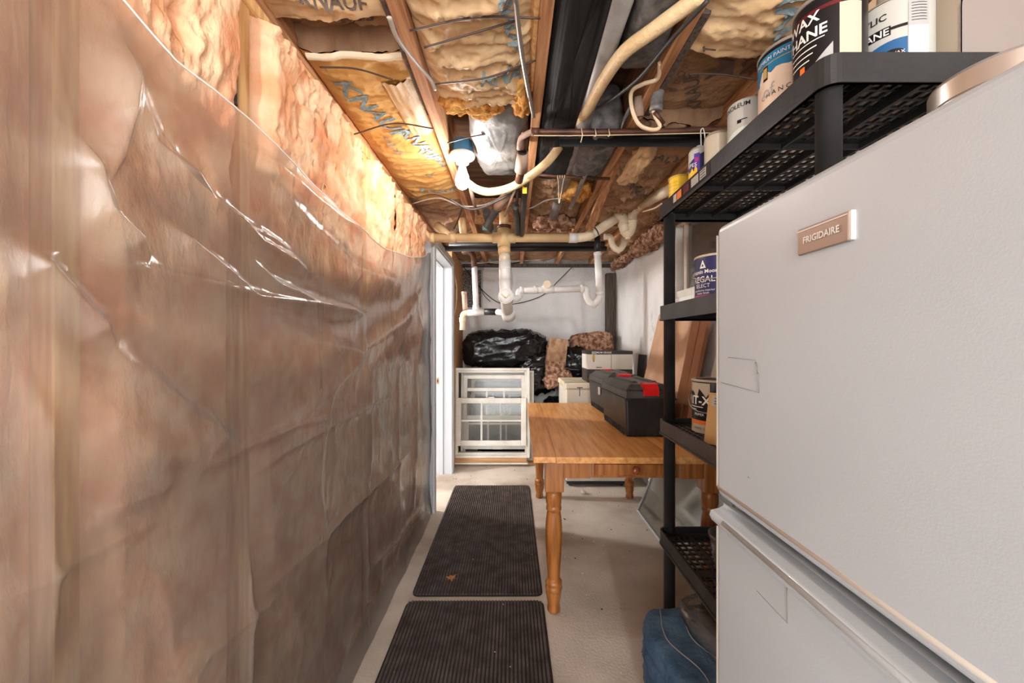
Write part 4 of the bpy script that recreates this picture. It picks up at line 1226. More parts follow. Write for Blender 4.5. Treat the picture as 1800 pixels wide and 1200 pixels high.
for c, d, s, lb in (((-.09, 4.47, 1.19), (.47, .14, .205), 1., 'big black rubbish bag lying on the pile behind the old windows'),
                    ((.27, 4.45, .93), (.21, .14, .23), 2., 'black rubbish bag slumped below the paper batts'),
                    ((-.13, 4.48, .46), (.36, .12, .44), 3., 'tall black rubbish bag standing behind the old windows'),
                    ((.46, 4.36, .34), (.17, .20, .31), 4., 'black rubbish bag on the floor behind the table'),
                    ((.66, 4.40, 1.05), (.18, .14, .17), 5., 'small black rubbish bag beside the white carton'),
                    ((.86, 4.46, .45), (.17, .14, .42), 6., 'black rubbish bag propping up the batt pieces')):
    tag(MB().lump(c, d, .68, 84, 56, bagdisp(s)).build('rubbish_bag', 'black_film'), lb, 'bag', 'black rubbish bags')


def battpiece(lb, c, d, mats, seed, rx=0., ry=0., paper=True):
    t = thing('batt_piece', lb, 'insulation', c, 0)
    t.rotation_euler = (rx, ry, 0)
    MB().lump((0, 0, 0), d, .38, 56, 36, lambda p: .012 * nz(p.x * 22 + seed, p.y * 22, p.z * 22) + .012 * nz(p.x * 60, p.y * 40, p.z * 60 + seed, 3)).build('fibre', mats[0], t, local=True)
    if paper:
        MB().grid(14, 18, lambda s, q: ((s - .5) * d[0] * 1.9, -d[1] * 1.04 - .008 + .012 * nz(s * 4, q * 5, seed), (q - .5) * d[2] * 1.15 + d[2] * .5)).build('paper_facing', mats[1], t, local=True)
    return t


battpiece('upright folded batt with grey paper face between the black bags', (.455, 4.32, 1.08), (.105, .08, .215), ('brown_fibre', 'grey_kraft') if False else ('brown_fibre', 'kraft_dim'), 1., 0, .10)
battpiece('loose brown fibre piece fallen below the folded paper batt', (.47, 4.26, .88), (.15, .09, .07), ('brown_fibre', 'kraft_dim'), 2., 0, -.3, False)
battpiece('mottled brown fibre batt tilted against the back wall by the post', (.86, 4.42, 1.24), (.235, .08, .135), ('brown_fibre', 'kraft_dim'), 3., .1, -.10, False)
# white enamelled chest behind the table, carton on top of it
ch = thing('white_chest', 'white enamelled chest with yellowed lid corner behind the table', 'appliance', (.72, 3.78, 0))
MB().box(.46, 1.00, 3.50, 4.06, .05, .86).build('cabinet', 'white_enamel', ch, .012, 3)
MB().box(.452, 1.008, 3.492, 4.068, .862, .915).build('lid', 'yellowed', ch, .012, 3)
MB().box(.47, .99, 3.52, 4.04, .02, .05).build('plinth', 'black_rubber', ch)
for x in (.5, .96):
    for y in (3.545, 4.0):
        MB().lathe([(0, -.012), (.018, -.012), (.02, -.006), (.02, .006), (.018, .012), (0, .012)], (x, y, .0205), 14, 'x').build('caster', 'black_rubber', ch)
MB().box(.575, .581, 3.488, 3.4935, .80, .875).build('catch', 'wire', ch)
MB().box(.555, .605, 3.488, 3.4925, .872, .880).build('catch', 'wire', ch)
ca = thing('carton', 'white carton with black bands standing on the chest', 'box', (.86, 3.70, .916))
x0, x1, y0, y1 = .66, 1.06, 3.55, 3.85
MB().box(x0, x1, y0, y1, .916, 1.03).build('lower_band', 'card_dark', ca, .002, 1)
MB().box(x0, x1, y0, y1, 1.031, 1.165).build('white_sides', 'card_white', ca, .002, 1)
MB().box(x0 - .002, x1 + .002, y0 - .002, y1 + .002, 1.166, 1.196).build('lid_band', 'card_dark', ca, .002, 1)
MB().box(.868, .872, y0 - .0025, y0 - .001, 1.032, 1.195).build('flap_joint', 'gasket', ca)
fr = lambda cx, cz: (lambda x, y: Vector((cx + x, y0 - .003, cz + y)))
lettering('PREMIUM GRADE', .016, fr(.785, 1.181), 'ink_white', ca, .02, .5)
m = MB().lathe([(0, -.002), (.015, -.002), (.015, 0), (0, 0)], (0, 0, 0), 20, 'y')
m.xf(Matrix.Diagonal((.75, 1, 2.4, 1))).xf(Matrix.Translation((.712, y0 - .002, 1.132)))
m.build('emblem', 'gold', ca)
MB().box(.735, .785, y0 - .003, y0 - .001, 1.047, 1.052).build('print_line', 'ink_black', ca)
MB().box(.695, .735, y0 - .004, y0 - .002, 1.168, 1.192).build('print_patch', 'can_grey', ca)

# stack of old windows leaning by the door frame
def window_unit(label, x0, x1, y, z0, z1, detail=True):
    t = thing('old_window', label, 'window', ((x0 + x1) / 2, y, z0), 0, 'old vinyl windows')
    t.rotation_euler = (math.radians(-3), 0, 0)
    w, h = (x1 - x0) / 2, z1 - z0

    def bx(n, mt, a, b, c, d, y0_, y1_, p=t, bv=.003):
        return MB().box(a, b, y0_, y1_, c, d).build(n, mt, p, bv, 1, local=True)

    def frame(nm, a, b, c, d, f, y0_, y1_, mt='vinyl'):
        e = thing(nm, None, None)
        e.parent = t
        for q in ((a, a + f, c, d), (b - f, b, c, d), (a + f, b - f, c, c + f), (a + f, b - f, d - f, d)):
            bx('rail', mt, *q, y0_, y1_, e)
        return e
    frame('outer_frame', -w, w, 0, h, .028, -.045, .045)
    frame('inner_stop', -w + .028, w - .028, .028, h - .028, .022, -.028, .03)
    if detail:
        bx('wood_sill', 'bare_wood', -w, w - .03, -.045, 0, -.05, .045)
        bx('sill_nose', 'vinyl', -w + .02, w - .02, -.062, -.046, -.055, .045)
    u_ = frame('upper_sash', -w + .10, w - .045, h * .42, h - .075, .040, .002, .028)
    bx('pane', 'glass', -w + .14, w - .085, h * .42 + .04, h - .115, .012, .017, u_, 0)
    bx('meeting_rail', 'vinyl', -w + .14, w - .085, h * .735, h * .775, .0, .03, u_)
    for q in (.36, .68):
        xx = -w + .14 + (2 * w - .225) * q
        bx('muntin', 'vinyl', xx - .010, xx + .010, h * .47, h * .735, .008, .022, u_, .002)
    l_ = frame('lower_sash', -w + .03, w - .035, .125, h * .665, .055, -.058, -.03)
    bx('pane', 'glass', -w + .085, w - .09, .18, h * .665 - .055, -.047, -.042, l_, 0)
    xx = -w + .085 + (2 * w - .175) * .34
    bx('muntin', 'vinyl', xx - .010, xx + .010, .18, h * .665 - .055, -.050, -.039, l_, .002)
    xx = -w + .085 + (2 * w - .175) * .66
    bx('muntin', 'vinyl', xx - .008, xx + .008, .18, h * .665 - .055, -.038, -.03, l_, .002)
    zz = .18 + (h * .665 - .235) * .53
    bx('muntin', 'vinyl', -w + .085, w - .09, zz - .010, zz + .010, -.050, -.039, l_, .002)
    bx('sash_lock', 'vinyl', -.03, .03, h * .665, h * .665 + .012, -.055, -.035, l_, .002)
    bx('lift_rail', 'vinyl', -.05, .05, .125, .14, -.064, -.056, l_, .002)
    return t


window_unit('old white double-hung window with wooden sill, leaning in front of its twin', -.625, .165, 4.12, .085, 1.005)
window_unit('old white window stacked behind the front one, its edge showing', -.56, .215, 4.235, .02, .97, False)
pl = MB().box(-.64, .5, 4.12, 4.20, .003, .028)
tag(pl.build('wood_plank', 'bare_wood', None, .002, 1), 'rough plank on the floor under the old windows', 'plank')

# ------------------------------------------------------------------ black resin shelf unit
SX0, SX1, SY0, SY1 = .632, 1.095, .805, 1.745
PXs, PYs = (SX0 + .036, SX1 - .036), (SY0 + .040, SY1 - .036)
TOPS = [.470, .945, 1.432, 1.865]
sh = thing('shelf_unit', 'black resin shelf unit with latticed shelves behind the fridge', 'shelf', ((SX0 + SX1) / 2, (SY0 + SY1) / 2, 0))
for z in TOPS:
    e = thing('shelf', None, None)
    e.parent = sh
    th = .062
    # rim with rounded corners: outer and inner wall
    def rr(x0, x1, y0, y1, r, k=5):
        pts = []
        for cx, cy, a in ((x1 - r, y0 + r, -PI / 2), (x1 - r, y1 - r, 0), (x0 + r, y1 - r, PI / 2), (x0 + r, y0 + r, PI)):
            pts += [(cx + r * math.cos(a + PI / 2 * i / k), cy + r * math.sin(a + PI / 2 * i / k)) for i in range(k + 1)]
        return pts
    o_, i_ = rr(SX0, SX1, SY0, SY1, .032), rr(SX0 + .007, SX1 - .007, SY0 + .007, SY1 - .007, .026)
    n = len(o_)
    m = MB()
    m.add([(x, y, z - th) for x, y in o_] + [(x, y, z) for x, y in o_] + [(x, y, z) for x, y in i_] + [(x, y, z - th) for x, y in i_],
          [(k * n + i, k * n + (i + 1) % n, ((k + 1) % 4) * n + (i + 1) % n, ((k + 1) % 4) * n + i) for k in range(4) for i in range(n)])
    m.build('rim', 'black_plastic', e)
    # flange along the rim foot
    f_ = rr(SX0 - .003, SX1 + .003, SY0 - .003, SY1 + .003, .034)
    m = MB()
    m.add([(x, y, z - th) for x, y in f_] + [(x, y, z - th + .008) for x, y in f_] + [(x, y, z - th + .008) for x, y in i_] + [(x, y, z - th) for x, y in i_],
          [(k * n + i, k * n + (i + 1) % n, ((k + 1) % 4) * n + (i + 1) % n, ((k + 1) % 4) * n + i) for k in range(4) for i in range(n)])
    m.build('rim_foot', 'black_plastic', e)
    # lattice deck: solid bands and bars leaving rows of square holes
    m = MB()
    zd0, zd1 = z - .029, z - .022
    ix0, ix1, iy0, iy1 = SX0 + .0125, SX1 - .0125, SY0 + .0125, SY1 - .0125
    nxb = 16
    px = (ix1 - ix0) / nxb
    for k in range(nxb + 1):
        wdt = .017 if k % 4 == 0 else .0065
        if k in (0, nxb):
            wdt = .03
        x = ix0 + k * px
        m.box(max(ix0, x - wdt / 2), min(ix1, x + wdt / 2), iy0, iy1, zd0, zd1)
    nyb = 27
    py = (iy1 - iy0) / nyb
    for k in range(nyb + 1):
        wdt = .045 if k in (0, nyb, 9, 18) else .0075
        y = iy0 + k * py
        m.box(ix0, ix1, max(iy0, y - wdt / 2), min(iy1, y + wdt / 2), zd0 + .0005, zd1 - .0005)
    m.build('lattice_deck', 'black_plastic', e)
    m = MB()
    for k in (1, 2, 3):
        x = ix0 + k * 4 * px
        m.box(x - .003, x + .003, iy0, iy1, z - .044, zd0)
    for k in (9, 18):
        m.box(ix0, ix1, iy0 + k * py - .003, iy0 + k * py + .003, z - .044, zd0)
    m.build('underside_rib', 'black_plastic', e)
for x in PXs:
    for y in PYs:
        p = thing('post', None, None)
        p.parent = sh
        zz = [0.] + TOPS
        for a, b in zip(zz[:-1], zz[1:]):
            a2 = a if a else 0
            MB().lathe([(0, a2), (.0235, a2), (.0235, b - .05), (.0255, b - .05), (.0255, b - .024), (0, b - .024)], (x, y, 0), 24).build('tube', 'black_plastic', p)
# printed strip on the front of the top rim
st = thing('shelf_sticker', None, None)
st.parent = sh
fx = lambda cy, cz: (lambda x, y: Vector((SX0 - .0015, cy - x, cz + y)))
patch(fx(1.43, TOPS[3] - .026), .30, .042, 'can_black', st, 'sticker_band')
fx2 = lambda cy, cz: (lambda x, y: Vector((SX0 - .0028, cy - x, cz + y)))
for cy, w_, mt in ((1.325, .045, 'can_white'), (1.385, .055, 'can_white'), (1.455, .05, 'can_maroon'), (1.515, .04, 'can_orange'), (1.555, .03, 'can_white')):
    patch(fx2(cy, TOPS[3] - .026), w_, .03, mt, st, 'sticker_panel')
fx3 = lambda cy, cz: (lambda x, y: Vector((SX0 - .0036, cy - x, cz + y)))
for k in range(3):
    patch(fx3(1.325, TOPS[3] - .017 - .009 * k), .034, .003, 'ink_black', st, 'print_line')
    patch(fx3(1.385, TOPS[3] - .017 - .009 * k), .04, .002, 'can_grey', st, 'print_line')

# ------------------------------------------------------------------ cans and containers
def can(name, label, cat, x, y, z, r, h, body, group=None, rim=True, bail=None, lid='paint_rim'):
    t = thing(name, label, cat, (x, y, z), 0, group)
    MB().lathe([(0, z), (r - .002, z), (r, z + .003), (r, z + h - .003), (r - .003, z + h), (0, z + h)], (x, y, 0), 44, sharp=True).build('body', body, t)
    if rim:
        MB().lathe([(r - .001, z + h - .006), (r + .0022, z + h - .005), (r + .0028, z + h), (r + .001, z + h + .003), (r - .012, z + h + .003), (r - .014, z + h - .004), (0, z + h - .004)], (x, y, 0), 44, sharp=True).build('rim_and_lid', lid, t)
        MB().lathe([(r, z), (r + .0018, z + .001), (r + .0018, z + .005), (r, z + .006)], (x, y, 0), 44, sharp=True).build('bottom_seam', lid, t)
    if bail:
        a, drop = bail
        p = [Vector((x + (r + .004 + .018 * math.sin(PI * k / 12)) * math.cos(a + PI * (k / 12 - .5)), y + (r + .004 + .018 * math.sin(PI * k / 12)) * math.sin(a + PI * (k / 12 - .5)), z + h * .78 - drop * math.sin(PI * k / 12))) for k in range(13)]
        MB().tube(p, .0022, 7).build('bail_handle', 'steel', t)
    t['r'] = 0
    del t['r']

    def ring(n_, mt, z0, z1, a0=0., a1=2 * PI, d=.0006, top=None):
        m = MB()
        k = max(6, int(40 * (a1 - a0) / (2 * PI)))

        def fn(s, q):
            w = a0 + (a1 - a0) * s
            zt = z1 if top is None else top(s)
            return (x + (r + d) * math.cos(w), y + (r + d) * math.sin(w), z + z0 + (zt - z0) * q)
        m.grid(k, 2, fn)
        return m.build(n_, mt, t)

    def text(s, hh, a, zc, mt, d=.0012, slope=0., **kw):
        return lettering(s, hh, lambda u_, v_: Vector((x + (r + d) * math.cos(a + u_ / r), y + (r + d) * math.sin(a + u_ / r), z + zc + v_ + slope * u_)), mt, t, maxlen=.012, **kw)
    return t, ring, text


D = lambda q: math.radians(q)
ZS4, ZS3, ZS2, ZS1 = [z - .0215 for z in reversed(TOPS)]      # deck tops, highest first
CG = 'containers on the top shelf'
# black urethane can at the near corner
x, y = .700, .885
t, ring, text = can('paint_can', 'black polyurethane can with cream side panel at the near shelf corner', 'paint can', x, y, ZS4, .066, .172, 'can_black', CG)
ring('top_band', 'can_maroon', .138, .146, D(165), D(250))
ring('side_panel', 'can_cream', .006, .138, D(-113), D(-76), .0012)
text('MINWAX', .013, D(-94), .155, 'can_cream', bold=.02)
text('MINWAX', .022, D(-142), .128, 'ink_white', bold=.03, align='RIGHT')
text('POLYURETHANE', .022, D(-130), .096, 'ink_white', bold=.03, align='RIGHT')
ring('print_line', 'ink_white', .0795, .0815, D(-200), D(-134), .001)
for k in range(3):
    ring('print_line', 'ink_white', .066 - .012 * k, .0685 - .012 * k, D(-200), D(-146 - 6 * k), .001)
ring('grey_arc', 'can_grey', .004, .05, D(-160), D(-122), .0009, top=lambda s: .018 + .044 * s)
ring('flame_mark', 'flame', .018, .036, D(-176), D(-166), .0014)
# white and blue can
x, y = .850, .895
t, ring, text = can('paint_can', 'white and blue polycrylic can with grey text panel beside the black can', 'paint can', x, y, ZS4, .068, .165, 'can_white', CG, rim=False)
MB().lathe([(.068, ZS4 + .164), (.060, ZS4 + .172), (.028, ZS4 + .178), (.026, ZS4 + .215), (0, ZS4 + .216)], (x, y, 0), 36).build('spout_cap', 'can_white', t)
ring('blue_field', 'can_blue', .004, .078, D(-195), D(-113), .0008, top=lambda s: .058 + .018 * math.sin(PI * s * .6))
ring('black_band', 'can_black', .088, .108, D(-195), D(-135), .001)
ring('print_line', 'can_black', .098, .104, D(-140), D(-113), .001)
ring('text_panel', 'can_grey', .095, .160, D(-112), D(-80), .001)
ring('text_panel', 'card_white', .004, .095, D(-112), D(-80), .001)
text('POLYURETHANE', .015, D(-137), .097, 'ink_white', bold=.02, align='RIGHT')
text('CLEAR ACRYLIC', .014, D(-140), .130, 'ink_black', bold=.02, align='RIGHT')
m = MB().grid(20, 4, lambda s, q: Vector((x + .0695 * math.cos(D(-134) + .02 / .068 * math.cos(2 * PI * s) * q), y + .0695 * math.sin(D(-134) + .02 / .068 * math.cos(2 * PI * s) * q), ZS4 + .045 + .011 * math.sin(2 * PI * s) * q)))
m.build('oval_badge', 'can_black', t)
text('MINWAX', .007, D(-134), .045, 'ink_white', d=.0022)
text('satin', .010, D(-132), .022, 'ink_white')
for k in range(8):
    ring('print_line', 'ink_black', .105 + .006 * k, .1062 + .006 * k, D(-108), D(-84), .0014)
ring('print_line', 'flame', .03, .034, D(-108), D(-86), .0014)
# peach and teal gallon can
x, y = .738, 1.045
t, ring, text = can('paint_can', 'teal topped peach paint can behind the black can', 'paint can', x, y, ZS4, .083, .190, 'can_peach', CG)
ring('dark_band', 'can_black', .176, .186, 0, 2 * PI, .001)
ring('teal_sky', 'can_teal', .112, .176, 0, 2 * PI, .0008, top=None)
ring('cloud', 'can_peach', .100, .14, D(170), D(300), .0012, top=lambda s: .118 + .020 * abs(math.sin(s * 9)) + .012 * math.sin(s * 23))
ring('gold_line', 'gold', .150, .152, D(170), D(300), .0014)
ring('badge', 'can_black', .112, .150, D(-178), D(-168), .0018)
ring('badge_mark', 'gold', .118, .144, D(-177), D(-169), .0024)
text('PREMIUM PAINT', .010, D(-165), .163, 'ink_white', d=.002)
text('of', .030, D(-168), .082, 'can_grey', d=.0016)
text('CHANCE', .012, D(-152), .070, 'ink_black', d=.0016, spread=1.5)
m_ = ring('seal', 'gold', .02, .042, D(-172), D(-163), .0016)
# cream can
x, y = .715, 1.215
t, ring, text = can('paint_can', 'pale cream can with a small brush picture, left of the teal can', 'paint can', x, y, ZS4, .056, .155, 'can_white', CG, rim=False)
ring('sage_field', 'can_sage', .002, .07, 0, 2 * PI, .0008, top=lambda s: .06 + .012 * math.sin(s * 12))
text('LINOLEUM', .013, D(-158), .136, 'ink_black', bold=.02)
ring('brush_head', 'ink_black', .084, .094, D(-150), D(-138), .0012)
ring('brush_handle', 'ink_black', .091, .094, D(-140), D(-122), .0012)
# small things at the far end
t, ring, text = can('plastic_jar', 'cream plastic jar beside the picture-labelled bottle', 'jar', .69, 1.345, ZS4, .042, .125, 'can_cream', CG, rim=False)
MB().lathe([(.042, ZS4 + .124), (.036, ZS4 + .133), (0, ZS4 + .134)], (.69, 1.345, 0), 32).build('lid', 'can_cream', t)
t, ring, text = can('plastic_bottle', 'white bottle with a violet and blue label hung on string', 'bottle', .683, 1.465, ZS4, .037, .135, 'can_white', CG, rim=False)
ring('blue_label', 'can_navy', .03, .105, D(150), D(290), .0008, top=lambda s: .075 + .05 * s)
ring('violet_picture', 'violet', .05, .115, D(-142), D(-112), .0014)
ring('yellow_picture', 'yellow', .03, .075, D(-190), D(-125), .0016, top=lambda s: .04 + .02 * math.sin(s * 9) ** 2 + .015 * s)
ring('pink_picture', 'can_magenta', .085, .1, D(-138), D(-118), .002)
text('WIPES', .014, D(-168), .075, 'ink_white', d=.002)
MB().lathe([(.037, ZS4 + .134), (.030, ZS4 + .142), (.012, ZS4 + .145), (.01, ZS4 + .155), (0, ZS4 + .155)], (.683, 1.465, 0), 28).build('cap', 'can_white', t)
sg = thing('string_loop', 'white string loop hanging from the copper pipe', 'string', tuple(at(1237, 270, 1.5)))
MB().tube(cr([at(1237, 280, 1.46), at(1233, 262, 1.52), at(1232, 240, 1.62), at(1232, 229, 1.622), at(1236, 226, 1.625), at(1239, 240, 1.61), at(1238, 255, 1.56), at(1234, 266, 1.52)], 6), .0022, 6).build('loop', 'ink_white', sg)
t, ring, text = can('plastic_tub', 'bright yellow tub at the far shelf corner', 'tub', .690, 1.655, ZS4, .043, .112, 'yellow', CG, rim=False)
MB().lathe([(.0435, ZS4 + .107), (.045, ZS4 + .108), (.045, ZS4 + .114), (.043, ZS4 + .116), (0, ZS4 + .114)], (.690, 1.655, 0), 36).build('lid_rim', 'gold', t)
for k in range(5):
    ring('label_line', 'gold', .03 + .014 * k, .033 + .014 * k, D(-180), D(-120), .0008)
# beige box and white bin with hand hole, shade put into its front colour
t = tag(MB().box(.905, 1.045, .955, 1.10, ZS4, ZS4 + .30).build('tall_box', 'box_beige', None, .003, 1), 'tall plain beige box behind the blue and white can', 'box', CG)
MB().box(.903, 1.047, .953, .9545, ZS4 + .165, ZS4 + .168).build('tape_edge', 'can_cream', t)
bn = thing('plastic_bin', 'shade-coloured white plastic bin with an oval hand hole on the top shelf', 'bin', (1.01, .87, ZS4), 0, CG)
bx0, bx1, by0, by1, bz = .935, 1.083, .825, .945, ZS4
N_ = 24
# front wall as a plate with an oval opening, tapered outwards
cx, cz, rx_, rz_ = 1.000, bz + .185, .013, .034
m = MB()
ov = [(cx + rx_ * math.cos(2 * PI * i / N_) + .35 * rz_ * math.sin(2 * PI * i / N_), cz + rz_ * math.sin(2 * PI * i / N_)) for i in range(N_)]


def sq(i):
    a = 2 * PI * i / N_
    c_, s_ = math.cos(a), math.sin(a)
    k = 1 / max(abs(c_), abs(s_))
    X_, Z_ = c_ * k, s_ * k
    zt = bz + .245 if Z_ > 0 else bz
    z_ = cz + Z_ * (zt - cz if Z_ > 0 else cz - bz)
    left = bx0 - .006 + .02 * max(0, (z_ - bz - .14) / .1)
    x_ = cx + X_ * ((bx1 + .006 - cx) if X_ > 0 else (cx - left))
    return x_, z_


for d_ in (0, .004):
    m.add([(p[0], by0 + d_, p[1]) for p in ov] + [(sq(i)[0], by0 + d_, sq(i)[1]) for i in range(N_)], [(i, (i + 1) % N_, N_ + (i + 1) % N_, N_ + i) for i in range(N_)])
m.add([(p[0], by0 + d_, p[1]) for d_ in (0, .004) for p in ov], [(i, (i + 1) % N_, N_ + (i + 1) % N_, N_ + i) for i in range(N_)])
m.build('front_wall', 'bin_shaded', bn)
m = MB().box(bx0 - .004, bx0, by0 + .004, by1, bz, bz + .19)
m.box(bx1, bx1 + .004, by0 + .004, by1, bz, bz + .24)
m.box(bx0 - .004, bx1 + .004, by1, by1 + .004, bz, bz + .24)
m.box(bx0, bx1, by0 + .004, by1, bz, bz + .004)
m.build('walls', 'can_cream', bn)
# second shelf: navy can
t, ring, text = can('paint_can', 'navy paint can with magenta stripe on the second shelf', 'paint can', .752, 1.455, ZS3, .083, .176, 'can_navy', None, bail=(D(-135), .05), lid='can_cream')
ring('magenta_stripe', 'can_magenta', .020, .036, 0, 2 * PI, .0008)
ring('white_stripe', 'can_white', .001, .020, 0, 2 * PI, .0008)
text('Benjamin Moore', .014, D(-160), .118, 'ink_white', bold=.02)
text('REGAL', .022, D(-158), .090, 'ink_white', bold=.02)
text('SELECT', .014, D(-160), .068, 'ink_white')
text('waterborne interior', .008, D(-158), .052, 'ink_white')
text('matte finish', .008, D(-158), .042, 'ink_white')
m = MB()
a0 = D(-157)
pt = lambda u_, v_: Vector((.752 + .0845 * math.cos(a0 + u_ / .083), 1.455 + .0845 * math.sin(a0 + u_ / .083), ZS3 + .143 + v_))
m.add([pt(-.013, -.012), pt(.013, -.012), pt(0, .018), pt(-.005, -.006), pt(.005, -.006), pt(0, .004)], [(0, 1, 4, 3), (1, 2, 5, 4), (2, 0, 3, 5)])
m.build('triangle_logo', 'ink_white', t)
# third shelf: black can with paint runs, envelope
t, ring, text = can('paint_can', 'black can with white splashed top and orange stripe on the third shelf', 'paint can', .800, 1.585, ZS2, .083, .205, 'can_black', None, bail=(D(-135), .075), lid='can_cream')
ring('white_runs', 'can_cream', .195, .2, D(-215), D(-128), .001, top=lambda s: .135 + .03 * abs(math.sin(s * 17)) + .012 * math.sin(s * 41))
ring('orange_stripe', 'can_orange', .034, .050, 0, 2 * PI, .0008)
ring('white_base', 'can_cream', .001, .034, 0, 2 * PI, .0008)
text('RIT-X', .034, D(-166), .125, 'ink_white', bold=.03)
ring('print_line', 'ink_white', .100, .103, D(-200), D(-146), .0012)
ring('print_line', 'ink_white', .090, .093, D(-200), D(-166), .0012)
text('PRIMER', .010, D(-158), .072, 'ink_white')
text('WHITE 1X', .009, D(-156), .018, 'ink_black')
en = thing('paper_packet', 'brown paper packet with a small white label in front of the black can', 'packet', (.745, 1.33, ZS2))
m = MB().hexa([(.665, 1.395, ZS2), (.672, 1.40, ZS2), (.80, 1.27, ZS2), (.793, 1.262, ZS2), (.694, 1.415, ZS2 + .175), (.700, 1.42, ZS2 + .175), (.825, 1.295, ZS2 + .175), (.818, 1.287, ZS2 + .175)])
m.build('packet', 'envelope', en, .001, 1)
e0, e1, e2 = Vector((.6905, 1.4085, ZS2 + .168)), Vector((.8145, 1.283, ZS2 + .168)), Vector((.668, 1.393, ZS2))
nr = Vector((-.70, -.70, .1)).normalized() * .0012
m = MB().add([e0.lerp(e1, .06) + nr, e0.lerp(e1, .45) + nr, (e0.lerp(e1, .45) + (e2 - e0) * .22 + nr), (e0.lerp(e1, .06) + (e2 - e0) * .22 + nr)], [(0, 1, 2, 3)])
m.build('label', 'can_white', en)
for k in (.06, .12, .17):
    q = (e2 - e0) * k + nr * 1.6
    MB().tube([e0.lerp(e1, .12) + q, e0.lerp(e1, .38) + q], .0012, 5).build('print_line', 'ink_black', en)
# fourth shelf: clear tub
tb = thing('clear_tub', 'clear plastic tub with rim on the lowest visible shelf', 'tub', (.80, 1.46, ZS1))
MB().lathe([(.0, ZS1), (.058, ZS1), (.062, ZS1 + .006), (.072, ZS1 + .118), (.070, ZS1 + .118), (.060, ZS1 + .008), (0, ZS1 + .004)], (.80, 1.46, 0), 36).build('body', 'clear_film', tb)
MB().lathe([(.072, ZS1 + .106), (.079, ZS1 + .108), (.079, ZS1 + .120), (.074, ZS1 + .124), (.070, ZS1 + .120)], (.80, 1.46, 0), 36).build('rim', 'clear_film', tb)
for k in range(9):
    a = k * .7
    MB().tube([(.80 + .0615 * math.cos(a), 1.46 + .0615 * math.sin(a), ZS1 + .012), (.80 + .071 * math.cos(a), 1.46 + .071 * math.sin(a), ZS1 + .10)], .0014, 5).build('moulded_rib', 'clear_film', tb)
bxs = thing('wood_block', 'brown wooden offcut under the lowest shelf', 'wood', (.98, 1.52, 0))
MB().box(.93, 1.04, 1.40, 1.62, .003, .16).build('block', 'cardboard_brown', bxs, .002, 1)
MB().box(.928, .93, 1.44, 1.52, .10, .13).build('paper_tag', 'envelope', bxs)

# ------------------------------------------------------------------ moving blanket and packet on the floor
def bl(p):
    return .012 * nz(p.x * 9, p.y * 9, p.z * 9, 3) + .007 * ridge(p.x * 10 + p.y * 16, p.z * 26, 2.) + .004 * ridge(p.x * 22 - p.y * 18, p.y * 24, 5.)


bk = thing('moving_blanket', 'folded blue quilted blanket on the floor by the fridge', 'blanket', (.76, 1.36, 0), math.radians(4))
for k, (w_, z_) in enumerate(((.27, .045), (.268, .115), (.262, .185))):
    MB().lump((0, 0, z_), (w_, .245, .046), .45, 64, 24, bl).build('fold', 'blanket', bk, local=True)
m = MB()
for k in range(5):
    q = -.2 + k * .09
    m.tube(cr([(q, -.24, .226), (q + .03, -.1, .237), (q - .02, .05, .238), (q + .03, .22, .226)], 8), .0018, 5)
m.build('stitching', 'can_grey', bk, local=True)
pk = thing('packaged_item', 'olive packet in a clear bag with a blue picture card on the blanket', 'packet', (.80, 1.36, .24), math.radians(8))
MB().lump((.04, 0, .022), (.14, .20, .026), .5, 44, 18, lambda p: .008 * nz(p.x * 12, p.y * 12, 1.)).build('contents', 'olive', pk, local=True)
MB().lump((.02, 0, .026), (.185, .225, .033), .5, 64, 22, lambda p: .012 * nz(p.x * 9, p.y * 9, 4.) + .007 * ridge(p.x * 22, p.y * 14, 2.)).build('clear_bag', 'clear_film', pk, local=True)
cd = MB().box(-.03, .13, -.03, .13, .066, .068).build('picture_card', 'can_white', pk, local=True)
MB().box(-.022, .122, -.022, .122, .0681, .0686).build('picture', 'photo_blue', cd, local=True)

# ------------------------------------------------------------------ refrigerator
FX, FY0, FY1 = .384, .00, .757
fz_t, fz_g = 1.497, .985
fg = thing('refrigerator', 'white top-freezer refrigerator seen close from the side', 'refrigerator', (.70, .38, 0))
MB().box(FX + .075, 1.04, FY0 + .004, FY1 - .004, .03, 1.485).build('cabinet', 'fridge', fg, .012, 3)
MB().box(FX + .062, FX + .076, FY0 + .012, FY1 - .012, .06, 1.48).build('door_gasket', 'gasket', fg)
MB().box(FX + .09, 1.0, FY0 + .03, FY1 - .03, 0, .03).build('base', 'black_rubber', fg)


def door(name, z0, z1):
    o = MB().box(FX, FX + .062, FY0, FY1, z0, z1).build(name, 'fridge', fg, .014, 4)
    return o


fd = door('freezer_door', fz_g + .004, fz_t)
MB().tube([(FX + .004, FY0 + .008, 1.006), (FX + .004, FY1 - .008, 1.006)], .0055, 10).build('door_lip', 'fridge_edge', fd)
MB().box(FX + .002, FX + .060, FY1 - .0005, FY1 + .0015, fz_g + .02, fz_t - .016).build('edge_strip', 'fridge_edge', fd)
MB().box(FX + .014, FX + .062, FY0 + .014, FY1 - .014, fz_t - .0005, fz_t + .002).build('top_cap', 'fridge_edge', fd)
ld = door('lower_door', .07, .945)
MB().box(FX + .002, FX + .060, FY1 - .0005, FY1 + .0015, .09, .93).build('edge_strip', 'fridge_edge', ld)
# moulded pocket handle along the top of the lower door
m = MB()


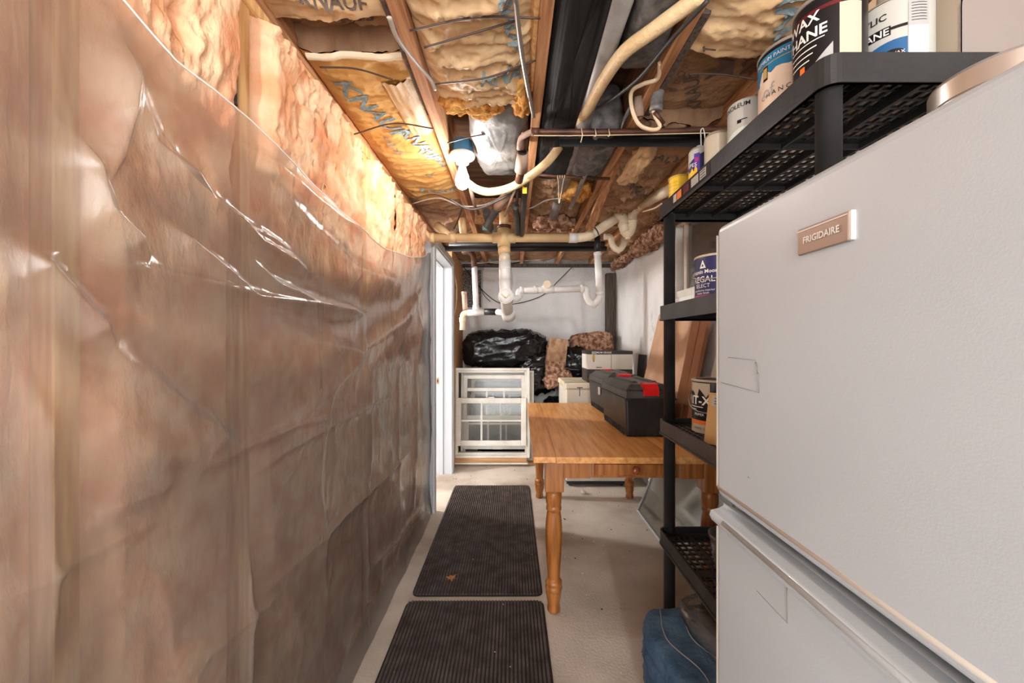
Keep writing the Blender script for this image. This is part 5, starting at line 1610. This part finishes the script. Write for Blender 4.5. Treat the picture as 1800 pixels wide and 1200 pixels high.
def hp(s, q):
    yy = FY1 - .004 - (FY1 - FY0 - .008) * s
    e = min(1, min(s, 1 - s) / .10)
    e = e * e * (3 - 2 * e)
    dip = (.012 + .022 * e)
    ang = q * PI
    prof = [(0, .938), (-.010 * 1, .944), (-.014, .953), (-.011, .962), (.0 + dip * .4, .966), (dip, .970), (dip + .002, .976), (dip * .6, .980), (.004, .982)]
    i = q * (len(prof) - 1)
    a = min(int(i), len(prof) - 2)
    f_ = i - a
    return (FX + prof[a][0] * (1 - f_) + prof[a + 1][0] * f_, yy, prof[a][1] * (1 - f_) + prof[a + 1][1] * f_)


m.grid(60, 32, hp)
m.build('pocket_handle', 'fridge', ld)
MB().box(FX + .036, FX + .060, FY0 + .002, FY1 - .002, .944, .984).build('handle_backing', 'fridge', ld)
MB().tube([(FX - .0115, FY0 + .05, .957), (FX - .0115, FY1 - .05, .957)], .0045, 8).build('handle_ridge', 'fridge', ld)
# name plate
py0, py1 = .4465, .533
pz0, pz1 = 1.3945, 1.4285
pt_ = thing('name_plate', None, None)
pt_.parent = fd
MB().box(FX - .004, FX + .001, py0 + .006, py1, pz0, pz1).build('plate', 'nickel', pt_, .001, 1)
MB().box(FX - .0048, FX + .001, py0, py0 + .0055, pz0, pz1).build('end_bar', 'nickel_light', pt_, .001, 1)
lettering('FRIGIDAIRE', .0085, lambda a, b: Vector((FX - .0052, (py0 + py1) / 2 + .003 - a * .98, (pz0 + pz1) / 2 + b)), 'steel_text', pt_, .03, .5)
MB().box(FX - .0046, FX - .0040, py0 + .006, py1, pz1 - .004, pz1 - .0025).build('plate_line', 'nickel_light', pt_)
# scratches and marks on the doors
g1 = lambda u_, v_: at(u_, v_, (FX - .0008) * F / (u_ - U0))
for pts, r in (([(1328, 636), (1333, 646), (1332, 657)], .0012), ([(1333, 655), (1334, 690)], .0005), ([(1268, 672), (1334, 690)], .0004), ([(1280, 628), (1328, 633)], .0003),
               ([(1383, 1033), (1384, 1095)], .0006), ([(1330, 1038), (1384, 1095)], .0003), ([(1315, 838), (1317, 840)], .001)):
    MB().tube([g1(*p) for p in pts], r, 6).build('scratch', 'scuff', fd if pts[0][1] < 900 else ld)
# tin on top of the refrigerator
tn = thing('metal_tin', 'shiny round metal tin on top of the refrigerator', 'tin', (.644, .509, fz_t + .002))
MB().lathe([(0, fz_t + .002), (.077, fz_t + .002), (.0785, fz_t + .005), (.0785, fz_t + .115), (0, fz_t + .116)], (.644, .509, 0), 64, sharp=True).build('body', 'tin', tn)
MB().lathe([(.0785, fz_t + .096), (.0805, fz_t + .0965), (.0808, fz_t + .121), (.0795, fz_t + .1245), (.076, fz_t + .125), (0, fz_t + .124)], (.644, .509, 0), 64, sharp=True).build('lid', 'tin', tn)
m = MB().lathe([(.0790, fz_t + .020), (.0790, fz_t + .062)], (.644, .509, 0), 20, a0=D(190), a1=D(262))
m.build('blue_print', 'photo_blue', tn)
